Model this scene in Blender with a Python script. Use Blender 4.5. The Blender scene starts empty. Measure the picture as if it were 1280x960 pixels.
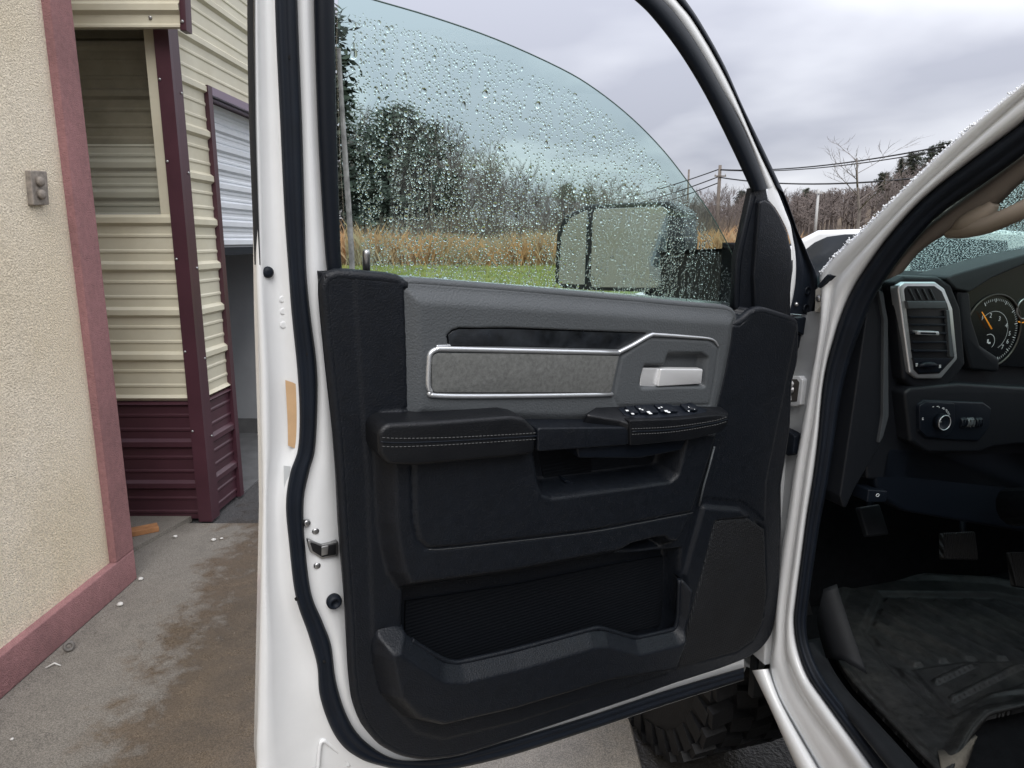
import bpy, bmesh, math, random
import numpy as np
from mathutils import Vector, Matrix, noise as mnoise

# ------------------------------------------------------------------ scene, camera, world, sun
sc = bpy.context.scene
COL = sc.collection
R = math.radians
FPX, CX, CY = 885.0, 640.0, 480.0
PITCH = math.atan(180.0 / FPX)
CAM = Vector((0.0, 0.0, 1.6))
cam_d = bpy.data.cameras.new('camera')
cam_d.sensor_width = 36.0
cam_d.lens = 36.0 * FPX / 1280.0
cam_d.clip_start = 0.02
cam_d.clip_end = 3000
cam = bpy.data.objects.new('camera', cam_d)
COL.objects.link(cam)
cam.location = CAM
cam.rotation_euler = (math.pi / 2 - PITCH, 0, 0)
sc.camera = cam

SUN_EL, SUN_AZ = R(50), R(172)          # azimuth measured from +Y towards +X (behind the photographer)
wd = bpy.data.worlds.new('World')
sc.world = wd
wd.use_nodes = True
wn, wl = wd.node_tree.nodes, wd.node_tree.links
wn.clear()
w_out = wn.new('ShaderNodeOutputWorld')
w_sky = wn.new('ShaderNodeTexSky')
w_sky.sky_type = 'NISHITA'
w_sky.sun_disc = False
w_sky.sun_elevation = SUN_EL
w_sky.sun_rotation = SUN_AZ
w_bs = wn.new('ShaderNodeBackground')
w_bs.inputs['Strength'].default_value = 0.05
wl.new(w_sky.outputs[0], w_bs.inputs['Color'])
# overcast cloud deck: soft clouds all round, a CIE overcast sky (brighter overhead)
w_tc = wn.new('ShaderNodeTexCoord')
w_sep = wn.new('ShaderNodeSeparateXYZ')
wl.new(w_tc.outputs['Generated'], w_sep.inputs[0])
w_abs = wn.new('ShaderNodeMath'); w_abs.operation = 'MAXIMUM'; w_abs.inputs[1].default_value = 0.0
wl.new(w_sep.outputs['Z'], w_abs.inputs[0])
w_add = wn.new('ShaderNodeMath'); w_add.operation = 'ADD'; w_add.inputs[1].default_value = 0.22
wl.new(w_abs.outputs[0], w_add.inputs[0])
w_div = wn.new('ShaderNodeVectorMath'); w_div.operation = 'DIVIDE'
w_cmb = wn.new('ShaderNodeCombineXYZ')
for k in range(3):
    wl.new(w_add.outputs[0], w_cmb.inputs[k])
wl.new(w_tc.outputs['Generated'], w_div.inputs[0])
wl.new(w_cmb.outputs[0], w_div.inputs[1])
w_map = wn.new('ShaderNodeMapping')
w_map.inputs['Location'].default_value = (5.1, 3.0, 1.2)
w_map.inputs['Scale'].default_value = (0.8, 0.8, 0.5)
wl.new(w_div.outputs[0], w_map.inputs[0])
w_no = wn.new('ShaderNodeTexNoise')
w_no.inputs['Scale'].default_value = 1.15
w_no.inputs['Detail'].default_value = 5.0
w_no.inputs['Roughness'].default_value = 0.42
w_no.inputs['Distortion'].default_value = 0.25
wl.new(w_map.outputs[0], w_no.inputs['Vector'])
w_rmp = wn.new('ShaderNodeValToRGB')
w_rmp.color_ramp.elements[0].position = 0.40
w_rmp.color_ramp.elements[0].color = (0.295, 0.305, 0.355, 1)
w_rmp.color_ramp.elements[1].position = 0.62
w_rmp.color_ramp.elements[1].color = (0.60, 0.61, 0.645, 1)
wl.new(w_no.outputs['Fac'], w_rmp.inputs[0])
w_cie = wn.new('ShaderNodeMath'); w_cie.operation = 'MULTIPLY_ADD'
w_cie.inputs[1].default_value = 1.8
w_cie.inputs[2].default_value = 0.70
wl.new(w_abs.outputs[0], w_cie.inputs[0])
w_bc = wn.new('ShaderNodeBackground')
wl.new(w_rmp.outputs[0], w_bc.inputs['Color'])
wl.new(w_cie.outputs[0], w_bc.inputs['Strength'])
w_mix = wn.new('ShaderNodeMixShader')
w_mix.inputs[0].default_value = 0.93
wl.new(w_bs.outputs[0], w_mix.inputs[1])
wl.new(w_bc.outputs[0], w_mix.inputs[2])
wl.new(w_mix.outputs[0], w_out.inputs[0])

sd = bpy.data.lights.new('sun', 'SUN')
sd.energy = 1.5
sd.angle = R(40)
sd.color = (1.0, 0.97, 0.93)
sun = bpy.data.objects.new('sun', sd)
COL.objects.link(sun)
sdir = Vector((math.sin(SUN_AZ) * math.cos(SUN_EL), math.cos(SUN_AZ) * math.cos(SUN_EL), math.sin(SUN_EL)))
sun.rotation_euler = sdir.to_track_quat('Z', 'Y').to_euler()
sun.location = (0, -5, 8)

sc.view_settings.view_transform = 'Standard'
sc.view_settings.look = 'None'
sc.view_settings.gamma = 1
sc.view_settings.use_curve_mapping = False
sc.view_settings.exposure = 0.95
sc.render.engine = 'CYCLES'
sc.cycles.max_bounces = 12
sc.cycles.transparent_max_bounces = 16
sc.cycles.transmission_bounces = 10
sc.cycles.caustics_refractive = False
sc.cycles.caustics_reflective = False
sc.cycles.use_denoising = True

# ------------------------------------------------------------------ geometry helpers
fw = Vector((0, math.cos(PITCH), -math.sin(PITCH)))
upv = Vector((0, math.sin(PITCH), math.cos(PITCH)))
rt = Vector((1, 0, 0))

def ray(x, y):
    return rt * ((x - CX) / FPX) + upv * ((CY - y) / FPX) + fw

def hit(x, y, P, N):
    d = ray(x, y)
    return CAM + d * (N.dot(P - CAM) / N.dot(d))

def G(x, y, z=0.0):
    return hit(x, y, Vector((0, 0, z)), Vector((0, 0, 1)))

def at(x, y, Y):
    d = ray(x, y)
    return CAM + d * (Y / d.y)

def proj(p):
    q = p - CAM
    z = q.dot(fw)
    return CX + FPX * q.dot(rt) / z, CY - FPX * q.dot(upv) / z

class Plane:
    """a flat frame: P origin, U along, V up, N = U x V towards the viewer's side"""
    def __init__(s, P, U, V):
        s.P = Vector(P); s.U = Vector(U).normalized()
        V = Vector(V); V = V - s.U * V.dot(s.U); s.V = V.normalized()
        s.N = s.U.cross(s.V)
    def pt(s, u, v, w=0.0):
        return s.P + s.U * u + s.V * v + s.N * w
    def uv(s, x, y, w=0.0):
        q = hit(x, y, s.P + s.N * w, s.N) - s.P
        return (q.dot(s.U), q.dot(s.V))
    def px(s, x, y, w=0.0):
        return hit(x, y, s.P + s.N * w, s.N)
    def poly(s, pts, w=0.0):
        return [s.uv(x, y, w) for x, y in pts]

WLOC = {}
def link(name, me, mat, parent=None, smooth=False, origin=None):
    """one mesh object, origin at its bottom centre, parented without moving"""
    n = len(me.vertices)
    co = np.empty(n * 3, dtype=np.float32)
    me.vertices.foreach_get('co', co)
    co = co.reshape(-1, 3)
    if origin is None:
        lo, hi = co.min(0), co.max(0)
        o = Vector(((lo[0] + hi[0]) / 2, (lo[1] + hi[1]) / 2, lo[2]))
    else:
        o = Vector(origin)
    co = co - np.array(o, dtype=np.float32)
    me.vertices.foreach_set('co', co.ravel())
    if smooth:
        me.polygons.foreach_set('use_smooth', [True] * len(me.polygons))
    ob = bpy.data.objects.new(name, me)
    if mat is not None and len(me.materials) == 0:
        me.materials.append(mat)
    COL.objects.link(ob)
    place(ob, o, parent)
    me.update()
    return ob

def place(ob, wloc, parent=None):
    WLOC[ob] = Vector(wloc)
    if parent is not None:
        ob.parent = parent
        ob.location = Vector(wloc) - WLOC[parent]
    else:
        ob.location = wloc
    return ob

def empty(name, loc, label=None, cat=None, group=None):
    o = bpy.data.objects.new(name, None)
    o.empty_display_size = 0.1
    COL.objects.link(o)
    place(o, loc)
    if label:
        tag(o, label, cat, group)
    return o

def tag(o, label, cat=None, group=None, kind=None):
    if label: o['label'] = label
    if cat: o['category'] = cat
    if group: o['group'] = group
    if kind: o['kind'] = kind
    return o

def struct(o):
    o['kind'] = 'structure'
    return o

def stuff(o):
    o['kind'] = 'stuff'
    return o

def copy_tree(o, loc, rz=0.0, scale=1.0, parent=None):
    c = o.copy()
    COL.objects.link(c)
    c.location = loc
    c.rotation_euler = (0, 0, rz)
    c.scale = (scale,) * 3 if not hasattr(scale, '__len__') else scale
    for ch in list(o.children):
        d = ch.copy()
        COL.objects.link(d)
        d.parent = c
        for g in list(ch.children):
            e = g.copy()
            COL.objects.link(e)
            e.parent = d
    return c

def mesh(name, verts, faces):
    me = bpy.data.meshes.new(name)
    me.from_pydata([tuple(v) for v in verts], [], faces)
    me.update()
    return me

class MB:
    """collects boxes, tubes and polygons into one mesh"""
    def __init__(s):
        s.v = []; s.f = []; s.sm = []
    def add(s, vs, fs, smooth=False):
        b = len(s.v)
        s.v += [tuple(v) for v in vs]
        s.f += [tuple(b + i for i in f) for f in fs]
        s.sm += [smooth] * len(fs)
    def box8(s, p):
        s.add(p, [(0, 3, 2, 1), (4, 5, 6, 7), (0, 1, 5, 4), (1, 2, 6, 5), (2, 3, 7, 6), (3, 0, 4, 7)])
    def box(s, lo, hi):
        x0, y0, z0 = lo; x1, y1, z1 = hi
        s.box8([(x0, y0, z0), (x1, y0, z0), (x1, y1, z0), (x0, y1, z0), (x0, y0, z1), (x1, y0, z1), (x1, y1, z1), (x0, y1, z1)])
    def obox(s, c, a, b, h):
        """box from centre and three half-axis vectors"""
        c = Vector(c); a = Vector(a); b = Vector(b); h = Vector(h)
        s.box8([c - a - b - h, c + a - b - h, c + a + b - h, c - a + b - h, c - a - b + h, c + a - b + h, c + a + b + h, c - a + b + h])
    def tube(s, pts, r, n=8, caps=True, smooth=True, closed=False):
        pts = [Vector(p) for p in pts]
        m = len(pts)
        rr = r if hasattr(r, '__len__') else [r] * m
        ref = None
        vs = []
        for i, p in enumerate(pts):
            if closed:
                d = (pts[(i + 1) % m] - pts[i - 1])
            else:
                d = pts[min(i + 1, m - 1)] - pts[max(i - 1, 0)]
            d.normalize()
            if ref is None:
                ref = Vector((0, 0, 1)) if abs(d.z) < 0.9 else Vector((1, 0, 0))
            a = ref - d * ref.dot(d)
            if a.length < 1e-5:
                a = d.orthogonal()
            a.normalize(); ref = a
            b = d.cross(a)
            for k in range(n):
                t = 2 * math.pi * k / n
                vs.append(p + a * (math.cos(t) * rr[i]) + b * (math.sin(t) * rr[i]))
        fs = []
        for i in range(m if closed else m - 1):
            j = (i + 1) % m
            for k in range(n):
                k2 = (k + 1) % n
                fs.append((i * n + k, i * n + k2, j * n + k2, j * n + k))
        s.add(vs, fs, smooth)
        if caps and not closed:
            b = len(s.v) - len(vs)
            s.f.append(tuple(b + k for k in reversed(range(n)))); s.sm.append(False)
            s.f.append(tuple(b + (m - 1) * n + k for k in range(n))); s.sm.append(False)
    def lathe(s, c, axis, prof, n=20, smooth=True):
        """prof: list of (radius, along)"""
        c = Vector(c); ax = Vector(axis).normalized()
        a = ax.orthogonal().normalized(); b = ax.cross(a)
        vs = []
        for r, h in prof:
            for k in range(n):
                t = 2 * math.pi * k / n
                vs.append(c + ax * h + a * (r * math.cos(t)) + b * (r * math.sin(t)))
        fs = []
        for i in range(len(prof) - 1):
            for k in range(n):
                k2 = (k + 1) % n
                fs.append((i * n + k, i * n + k2, (i + 1) * n + k2, (i + 1) * n + k))
        s.add(vs, fs, smooth)
        b0 = len(s.v) - len(vs)
        s.f.append(tuple(b0 + k for k in reversed(range(n)))); s.sm.append(False)
        s.f.append(tuple(b0 + (len(prof) - 1) * n + k for k in range(n))); s.sm.append(False)
    def build(s, name, mat, parent=None, origin=None):
        me = mesh(name, s.v, s.f)
        me.polygons.foreach_set('use_smooth', s.sm)
        return link(name, me, mat, parent, origin=origin)

def catmull(pts, k=6):
    pts = [np.array(p, dtype=float) for p in pts]
    out = []
    n = len(pts)
    for i in range(n - 1):
        p0 = pts[i - 1] if i > 0 else 2 * pts[0] - pts[1]
        p1, p2 = pts[i], pts[i + 1]
        p3 = pts[i + 2] if i + 2 < n else 2 * pts[-1] - pts[-2]
        for j in range(k):
            t = j / k
            out.append(0.5 * ((2 * p1) + (-p0 + p2) * t + (2 * p0 - 5 * p1 + 4 * p2 - p3) * t * t + (-p0 + 3 * p1 - 3 * p2 + p3) * t ** 3))
    out.append(pts[-1])
    return out

def lerp_curves(a, b, t):
    return [(x0 + (x1 - x0) * t, y0 + (y1 - y0) * t) for (x0, y0), (x1, y1) in zip(a, b)]

def loft(name, pl, curves, mat, parent=None, k=6, smooth=True, solid=0.0, flip=False):
    """surface through outlines on a plane; curves = [(list of image points, offset w or list of w), ...]"""
    rows = []
    for pts, w in curves:
        ws = w if hasattr(w, '__len__') else [w] * len(pts)
        c = catmull([(x, y, q) for (x, y), q in zip(pts, ws)], k)
        rows.append([pl.px(x, y, q) for x, y, q in c])
    m = len(rows[0])
    vs = [p for r in rows for p in r]
    fs = []
    for i in range(len(rows) - 1):
        for j in range(m - 1):
            q = (i * m + j, (i + 1) * m + j, (i + 1) * m + j + 1, i * m + j + 1)
            fs.append(q[::-1] if flip else q)
    me = mesh(name, vs, fs)
    ob = link(name, me, mat, parent, smooth=smooth)
    if solid:
        md = ob.modifiers.new('solid', 'SOLIDIFY'); md.thickness = solid; md.offset = -1
    return ob

def round_poly(poly, r, n=5):
    """round the corners of a 2-D polygon; r one radius or one per corner"""
    out = []
    m = len(poly)
    for i in range(m):
        p0, p1, p2 = (Vector(poly[i - 1]), Vector(poly[i]), Vector(poly[(i + 1) % m]))
        rr = r[i] if hasattr(r, '__len__') else r
        a, b = p0 - p1, p2 - p1
        la, lb = a.length, b.length
        if rr <= 0 or la < 1e-6 or lb < 1e-6:
            out.append(tuple(p1)); continue
        a.normalize(); b.normalize()
        ang = math.acos(max(-1, min(1, a.dot(b))))
        if ang > 3.0:
            out.append(tuple(p1)); continue
        d = min(rr / math.tan(ang / 2), la * 0.48, lb * 0.48)
        s, e = p1 + a * d, p1 + b * d
        for k in range(n + 1):
            t = k / n
            q = s * (1 - t) ** 2 + p1 * (2 * t * (1 - t)) + e * t * t
            out.append(tuple(q))
    return out

def slab(name, pl, poly, w0, w1, mat, parent=None, bevel=0.004, segs=3, smooth=True, back=False):
    """solid plate on a plane from a uv outline: back at w0, bevelled front at w1"""
    bm = bmesh.new()
    area = sum(poly[i - 1][0] * poly[i][1] - poly[i][0] * poly[i - 1][1] for i in range(len(poly)))
    if area < 0:
        poly = poly[::-1]
    fv = [bm.verts.new(pl.pt(u, v, w1)) for u, v in poly]
    bv = [bm.verts.new(pl.pt(u, v, w0)) for u, v in poly]
    f = bm.faces.new(fv)
    n = len(poly)
    bm.faces.new(bv[::-1])
    for i in range(n):
        j = (i + 1) % n
        bm.faces.new((fv[j], fv[i], bv[i], bv[j]))
    bm.normal_update()
    if bevel > 0:
        es = [e for e in f.edges]
        try:
            bmesh.ops.bevel(bm, geom=es, offset=bevel, segments=segs, profile=0.5, affect='EDGES', clamp_overlap=True)
        except Exception:
            pass
    big = max(bm.faces, key=lambda q: q.calc_area())
    me = bpy.data.meshes.new(name)
    bm.to_mesh(me); bm.free()
    ob = link(name, me, mat, parent, smooth=False)
    if smooth:
        me.polygons.foreach_set('use_smooth', [True] * len(me.polygons))
        sharp_by_angle(me, R(40))
    return ob

def sharp_by_angle(me, a):
    try:
        me.set_sharp_from_angle(angle=a)
    except Exception:
        pass

def poly_sdf(U, V, poly):
    """signed distance (negative inside) from grids U, V to a polygon"""
    p = np.array(poly)
    q = np.roll(p, -1, axis=0)
    d2 = np.full(U.shape, 1e9)
    ins = np.zeros(U.shape, dtype=bool)
    for (x0, y0), (x1, y1) in zip(p, q):
        ex, ey = x1 - x0, y1 - y0
        L = ex * ex + ey * ey + 1e-12
        t = np.clip(((U - x0) * ex + (V - y0) * ey) / L, 0, 1)
        dx, dy = U - (x0 + t * ex), V - (y0 + t * ey)
        d2 = np.minimum(d2, dx * dx + dy * dy)
        c = ((y0 > V) != (y1 > V))
        with np.errstate(divide='ignore', invalid='ignore'):
            xi = ex * (V - y0) / (ey if abs(ey) > 1e-12 else 1e-12) + x0
        ins ^= (c & (U < xi))
    d = np.sqrt(d2)
    return np.where(ins, -d, d)

def sstep(x, a, b):
    t = np.clip((x - a) / (b - a), 0, 1)
    return t * t * (3 - 2 * t)

def heightfield(name, pl, outline, wfun, mat, parent=None, res=0.0035, r=0.012, drop=0.05, holes=(), roll=0.0):
    o = np.array(outline)
    u = np.arange(o[:, 0].min() - 3 * res, o[:, 0].max() + 3 * res, res)
    v = np.arange(o[:, 1].min() - 3 * res, o[:, 1].max() + 3 * res, res)
    U, V = np.meshgrid(u, v)
    s = poly_sdf(U, V, outline)
    W = wfun(U, V)
    t = np.clip(1 + s / r, 0, 1)                       # 0 inside, 1 on the outline
    W = W - r * (1 - np.sqrt(np.maximum(0, 1 - t * t)))
    gv_, gu_ = np.gradient(s, res)
    gl_ = np.sqrt(gu_ ** 2 + gv_ ** 2) + 1e-6
    near = np.abs(s) < 0.5 * res
    outr = s >= 0.5 * res
    mv = np.where(near, s, np.where(outr, s - 0.0006, 0.0))
    U = U - mv * gu_ / gl_; V = V - mv * gv_ / gl_
    W = np.where(outr, W - (drop(U, V) if callable(drop) else drop), W)
    keep = s < 2.2 * res
    for h in holes:
        keep &= poly_sdf(U, V, h) > 0
    P = np.array(pl.P)[None, None] + U[..., None] * np.array(pl.U) + V[..., None] * np.array(pl.V) + W[..., None] * np.array(pl.N)
    idx = -np.ones(U.shape, dtype=int)
    idx[keep] = np.arange(keep.sum())
    vs = P[keep]
    a, b, c, d = idx[:-1, :-1], idx[:-1, 1:], idx[1:, 1:], idx[1:, :-1]
    ok = (a >= 0) & (b >= 0) & (c >= 0) & (d >= 0)
    fs = np.stack([a[ok], b[ok], c[ok], d[ok]], 1).tolist()
    vs = vs.tolist()
    sm = [True] * len(fs)
    if roll:                                            # rolled edge following the outline
        ol = []
        for (p0, p1) in zip(outline, outline[1:] + outline[:1]):
            n = max(1, int(math.hypot(p1[0] - p0[0], p1[1] - p0[1]) / 0.012))
            ol += [(p0[0] + (p1[0] - p0[0]) * k / n, p0[1] + (p1[1] - p0[1]) * k / n) for k in range(n)]
        for _ in range(2):
            ol = [((a[0] + 2 * b[0] + c[0]) / 4, (a[1] + 2 * b[1] + c[1]) / 4) for a, b, c in zip(ol[-1:] + ol[:-1], ol, ol[1:] + ol[:1])]
        A = np.array(ol); ww = wfun(A[:, 0], A[:, 1])
        mb = MB()
        mb.tube([pl.pt(a[0], a[1], float(w) - roll * 0.93) for a, w in zip(ol, ww)], roll, 10, closed=True)
        b0 = len(vs)
        vs += [list(v) for v in mb.v]
        fs += [[b0 + i for i in f] for f in mb.f]
    me = mesh(name, vs, fs)
    return link(name, me, mat, parent, smooth=True)

# ------------------------------------------------------------------ materials
MATS = {}
def mat(name, col, rough=0.5, metal=0.0, var=None, bump=None, spec=0.5, coat=0.0, trans=None, ior=1.45, rvar=None, tone=None):
    """Principled material with optional noise colour variation var=(scale, amount) and noise relief bump=(scale, strength, distance)"""
    m = bpy.data.materials.new(name)
    m.use_nodes = True
    nt = m.node_tree; N, L = nt.nodes, nt.links
    b = N['Principled BSDF']
    b.inputs['Base Color'].default_value = (*col, 1)
    b.inputs['Roughness'].default_value = rough
    b.inputs['Metallic'].default_value = metal
    b.inputs['Specular IOR Level'].default_value = spec
    b.inputs['IOR'].default_value = ior
    b.inputs['Coat Weight'].default_value = coat
    b.inputs['Coat Roughness'].default_value = 0.05
    tc = N.new('ShaderNodeTexCoord')
    if var:
        n = N.new('ShaderNodeTexNoise'); n.inputs['Scale'].default_value = var[0]; n.inputs['Detail'].default_value = 6
        n.inputs['Roughness'].default_value = 0.65
        L.new(tc.outputs['Object'], n.inputs['Vector'])
        r = N.new('ShaderNodeValToRGB')
        r.color_ramp.elements[0].position = 0.3; r.color_ramp.elements[1].position = 0.7
        r.color_ramp.elements[0].color = (*[max(0, c * (1 - var[1])) for c in col], 1)
        r.color_ramp.elements[1].color = (*[min(1, c * (1 + var[1])) for c in col], 1)
        L.new(n.outputs['Fac'], r.inputs[0]); L.new(r.outputs[0], b.inputs['Base Color'])
    if tone:                                            # broad stains: (scale, colour multiplier)
        n = N.new('ShaderNodeTexNoise'); n.inputs['Scale'].default_value = tone[0]; n.inputs['Detail'].default_value = 7; n.inputs['Roughness'].default_value = 0.6
        L.new(tc.outputs['Object'], n.inputs['Vector'])
        r2 = N.new('ShaderNodeValToRGB'); r2.color_ramp.elements[0].position = 0.42; r2.color_ramp.elements[1].position = 0.68
        r2.color_ramp.elements[0].color = (1, 1, 1, 1); r2.color_ramp.elements[1].color = (*tone[1], 1)
        mm = N.new('ShaderNodeMix'); mm.data_type = 'RGBA'; mm.blend_type = 'MULTIPLY'; mm.inputs['Factor'].default_value = 1.0
        L.new(n.outputs['Fac'], r2.inputs[0])
        src = b.inputs['Base Color'].links[0].from_socket if b.inputs['Base Color'].links else None
        if src: L.new(src, mm.inputs[6])
        else: mm.inputs[6].default_value = (*col, 1)
        L.new(r2.outputs[0], mm.inputs[7]); L.new(mm.outputs[2], b.inputs['Base Color'])
    if rvar:
        n = N.new('ShaderNodeTexNoise'); n.inputs['Scale'].default_value = rvar[0]; n.inputs['Detail'].default_value = 5
        L.new(tc.outputs['Object'], n.inputs['Vector'])
        mr = N.new('ShaderNodeMapRange'); mr.inputs['From Min'].default_value = 0.3; mr.inputs['From Max'].default_value = 0.7
        mr.inputs['To Min'].default_value = rvar[1]; mr.inputs['To Max'].default_value = rvar[2]
        L.new(n.outputs['Fac'], mr.inputs['Value']); L.new(mr.outputs[0], b.inputs['Roughness'])
    if bump:
        n = N.new('ShaderNodeTexNoise'); n.inputs['Scale'].default_value = bump[0]; n.inputs['Detail'].default_value = 3
        L.new(tc.outputs['Object'], n.inputs['Vector'])
        bp = N.new('ShaderNodeBump'); bp.inputs['Strength'].default_value = bump[1]; bp.inputs['Distance'].default_value = bump[2]
        L.new(n.outputs['Fac'], bp.inputs['Height']); L.new(bp.outputs[0], b.inputs['Normal'])
    MATS[name] = m
    return m

def glass_mat(name, tint, refl_ior=1.5):
    m = bpy.data.materials.new(name)
    m.use_nodes = True
    nt = m.node_tree; N, L = nt.nodes, nt.links
    N.clear()
    o = N.new('ShaderNodeOutputMaterial')
    t = N.new('ShaderNodeBsdfTransparent'); t.inputs[0].default_value = (*tint, 1)
    g = N.new('ShaderNodeBsdfGlossy'); g.inputs['Roughness'].default_value = 0.02
    lw = N.new('ShaderNodeLayerWeight'); lw.inputs['Blend'].default_value = 0.5
    pw = N.new('ShaderNodeMath'); pw.operation = 'POWER'; pw.inputs[1].default_value = 5.0
    fr = N.new('ShaderNodeMath'); fr.operation = 'MULTIPLY_ADD'; fr.inputs[1].default_value = 0.9; fr.inputs[2].default_value = 0.03
    L.new(lw.outputs['Facing'], pw.inputs[0]); L.new(pw.outputs[0], fr.inputs[0])
    mx = N.new('ShaderNodeMixShader')
    L.new(fr.outputs[0], mx.inputs[0]); L.new(t.outputs[0], mx.inputs[1]); L.new(g.outputs[0], mx.inputs[2])
    L.new(mx.outputs[0], o.inputs[0])
    MATS[name] = m
    return m

def water_mat(name):
    m = bpy.data.materials.new(name)
    m.use_nodes = True
    N, L = m.node_tree.nodes, m.node_tree.links
    N.clear()
    o = N.new('ShaderNodeOutputMaterial')
    g = N.new('ShaderNodeBsdfGlass'); g.inputs['IOR'].default_value = 1.33; g.inputs['Roughness'].default_value = 0.0
    L.new(g.outputs[0], o.inputs[0])
    MATS[name] = m
    return m

M_white = mat('white_paint', (0.70, 0.71, 0.715), 0.26, coat=0.6, var=(5, 0.05))
M_black = mat('black_trim_plastic', (0.0040, 0.0056, 0.0088), 0.48, bump=(380, 0.7, 0.0012), var=(60, 0.2), spec=0.38, rvar=(90, 0.42, 0.54))
M_blackdirty = mat('dusty_black_plastic', (0.011, 0.012, 0.014), 0.6, spec=0.3, bump=(700, 0.3, 0.0008), var=(9, 0.35))
M_smooth = mat('smooth_black_plastic', (0.0038, 0.0060, 0.0105), 0.46, spec=0.30, var=(5, 0.1))
M_rubber = mat('black_rubber', (0.0045, 0.0075, 0.0135), 0.60, spec=0.30, bump=(300, 0.15, 0.0006), var=(14, 0.25))
M_leather = mat('black_leather', (0.0045, 0.0052, 0.0068), 0.40, bump=(420, 0.6, 0.0010), spec=0.42, rvar=(20, 0.34, 0.48))
M_grey = mat('grey_trim_vinyl', (0.070, 0.077, 0.083), 0.5, bump=(330, 0.7, 0.0014), var=(5, 0.06))
M_bezel = mat('grey_bezel_plastic', (0.064, 0.071, 0.077), 0.45, bump=(900, 0.2, 0.0005))
M_fabric = mat('grey_suede', (0.115, 0.119, 0.116), 0.95, var=(160, 0.28), bump=(800, 0.5, 0.0010))
M_chrome = mat('satin_chrome', (0.74, 0.76, 0.78), 0.36, metal=0.85)
M_silver = mat('silver_lever', (0.86, 0.87, 0.88), 0.30, metal=0.55)
M_darkvel = mat('dark_felt_strip', (0.012, 0.0145, 0.018), 0.42, var=(30, 0.8), rvar=(25, 0.25, 0.6))
M_steel = mat('bolt_steel', (0.42, 0.42, 0.42), 0.38, metal=1.0, var=(60, 0.2))
M_stitch = mat('grey_thread', (0.085, 0.087, 0.087), 0.8)
M_glyph = mat('white_print', (0.72, 0.74, 0.75), 0.6)
M_mirror = mat('mirror_glass', (0.50, 0.53, 0.54), 0.02, metal=1.0)
M_tan = mat('tan_headliner', (0.23, 0.195, 0.165), 0.85, bump=(500, 0.3, 0.001), var=(8, 0.06))
M_paper = mat('tan_paper_label', (0.52, 0.34, 0.19), 0.7, var=(30, 0.08))
M_greylab = mat('grey_paper_label', (0.45, 0.47, 0.48), 0.6)
M_glass = glass_mat('green_window_glass', (0.885, 0.975, 0.95))
M_wglass = glass_mat('windshield_glass', (0.80, 0.94, 0.91))
M_clear = glass_mat('clear_sheet', (0.88, 0.87, 0.82))
M_water = water_mat('rain_water')
# ------------------------------------------------------------------ ground and paving
def ground_h(x, y):
    d = math.hypot(x, y)
    def st(a, b, t):
        t = max(0, min(1, (t - a) / (b - a))); return t * t * (3 - 2 * t)
    h = 0.35 * st(18, 36, y) + 1.2 * st(42, 90, d)
    az = math.atan2(x, y)
    right = st(0.10, 0.62, az) * st(1.9, 1.2, az)
    h += right * (9.0 * st(70, 170, d)) + 5.0 * st(120, 260, d)
    back = st(1.9, 2.4, abs(az))
    h += back * 9.0 * st(30, 110, d)
    if d > 45:
        h += 0.8 * mnoise.noise(Vector((x * 0.02, y * 0.02, 0.3))) * st(45, 90, d)
    return h

def grid_coords():
    c = [0.0]
    s = 1.5
    while c[-1] < 900:
        c.append(c[-1] + s); s *= 1.075
    return [-q for q in reversed(c[1:])] + c

M_ground = bpy.data.materials.new('field_ground')
M_ground.use_nodes = True
def field_material(m):
    N, L = m.node_tree.nodes, m.node_tree.links
    b = N['Principled BSDF']; b.inputs['Roughness'].default_value = 0.9
    g = N.new('ShaderNodeNewGeometry')
    n1 = N.new('ShaderNodeTexNoise'); n1.inputs['Scale'].default_value = 0.35; n1.inputs['Detail'].default_value = 8; n1.inputs['Roughness'].default_value = 0.7
    L.new(g.outputs['Position'], n1.inputs['Vector'])
    r = N.new('ShaderNodeValToRGB')
    r.color_ramp.elements[0].position = 0.3; r.color_ramp.elements[0].color = (0.075, 0.12, 0.022, 1)
    r.color_ramp.elements[1].position = 0.75; r.color_ramp.elements[1].color = (0.19, 0.22, 0.05, 1)
    L.new(n1.outputs['Fac'], r.inputs[0])
    # beyond the mown strip the ground is brown leaf litter
    sp = N.new('ShaderNodeSeparateXYZ'); L.new(g.outputs['Position'], sp.inputs[0])
    ln = N.new('ShaderNodeVectorMath'); ln.operation = 'LENGTH'; L.new(g.outputs['Position'], ln.inputs[0])
    mr = N.new('ShaderNodeMapRange'); mr.inputs['From Min'].default_value = 36; mr.inputs['From Max'].default_value = 42
    L.new(ln.outputs['Value'], mr.inputs['Value'])
    mx = N.new('ShaderNodeMix'); mx.data_type = 'RGBA'
    L.new(mr.outputs[0], mx.inputs['Factor']); L.new(r.outputs[0], mx.inputs[6])
    mx.inputs[7].default_value = (0.10, 0.072, 0.045, 1)
    L.new(mx.outputs[2], b.inputs['Base Color'])
field_material(M_ground)
gc = grid_coords()
gv, gf = [], []
ng = len(gc)
for j in range(ng):
    for i in range(ng):
        gv.append((gc[i], gc[j], ground_h(gc[i], gc[j]) - 0.03))
for j in range(ng - 1):
    for i in range(ng - 1):
        a = j * ng + i
        gf.append((a, a + 1, a + ng + 1, a + ng))
struct(link('ground', mesh('ground', gv, gf), M_ground, smooth=True, origin=(0, 0, 0)))

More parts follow.
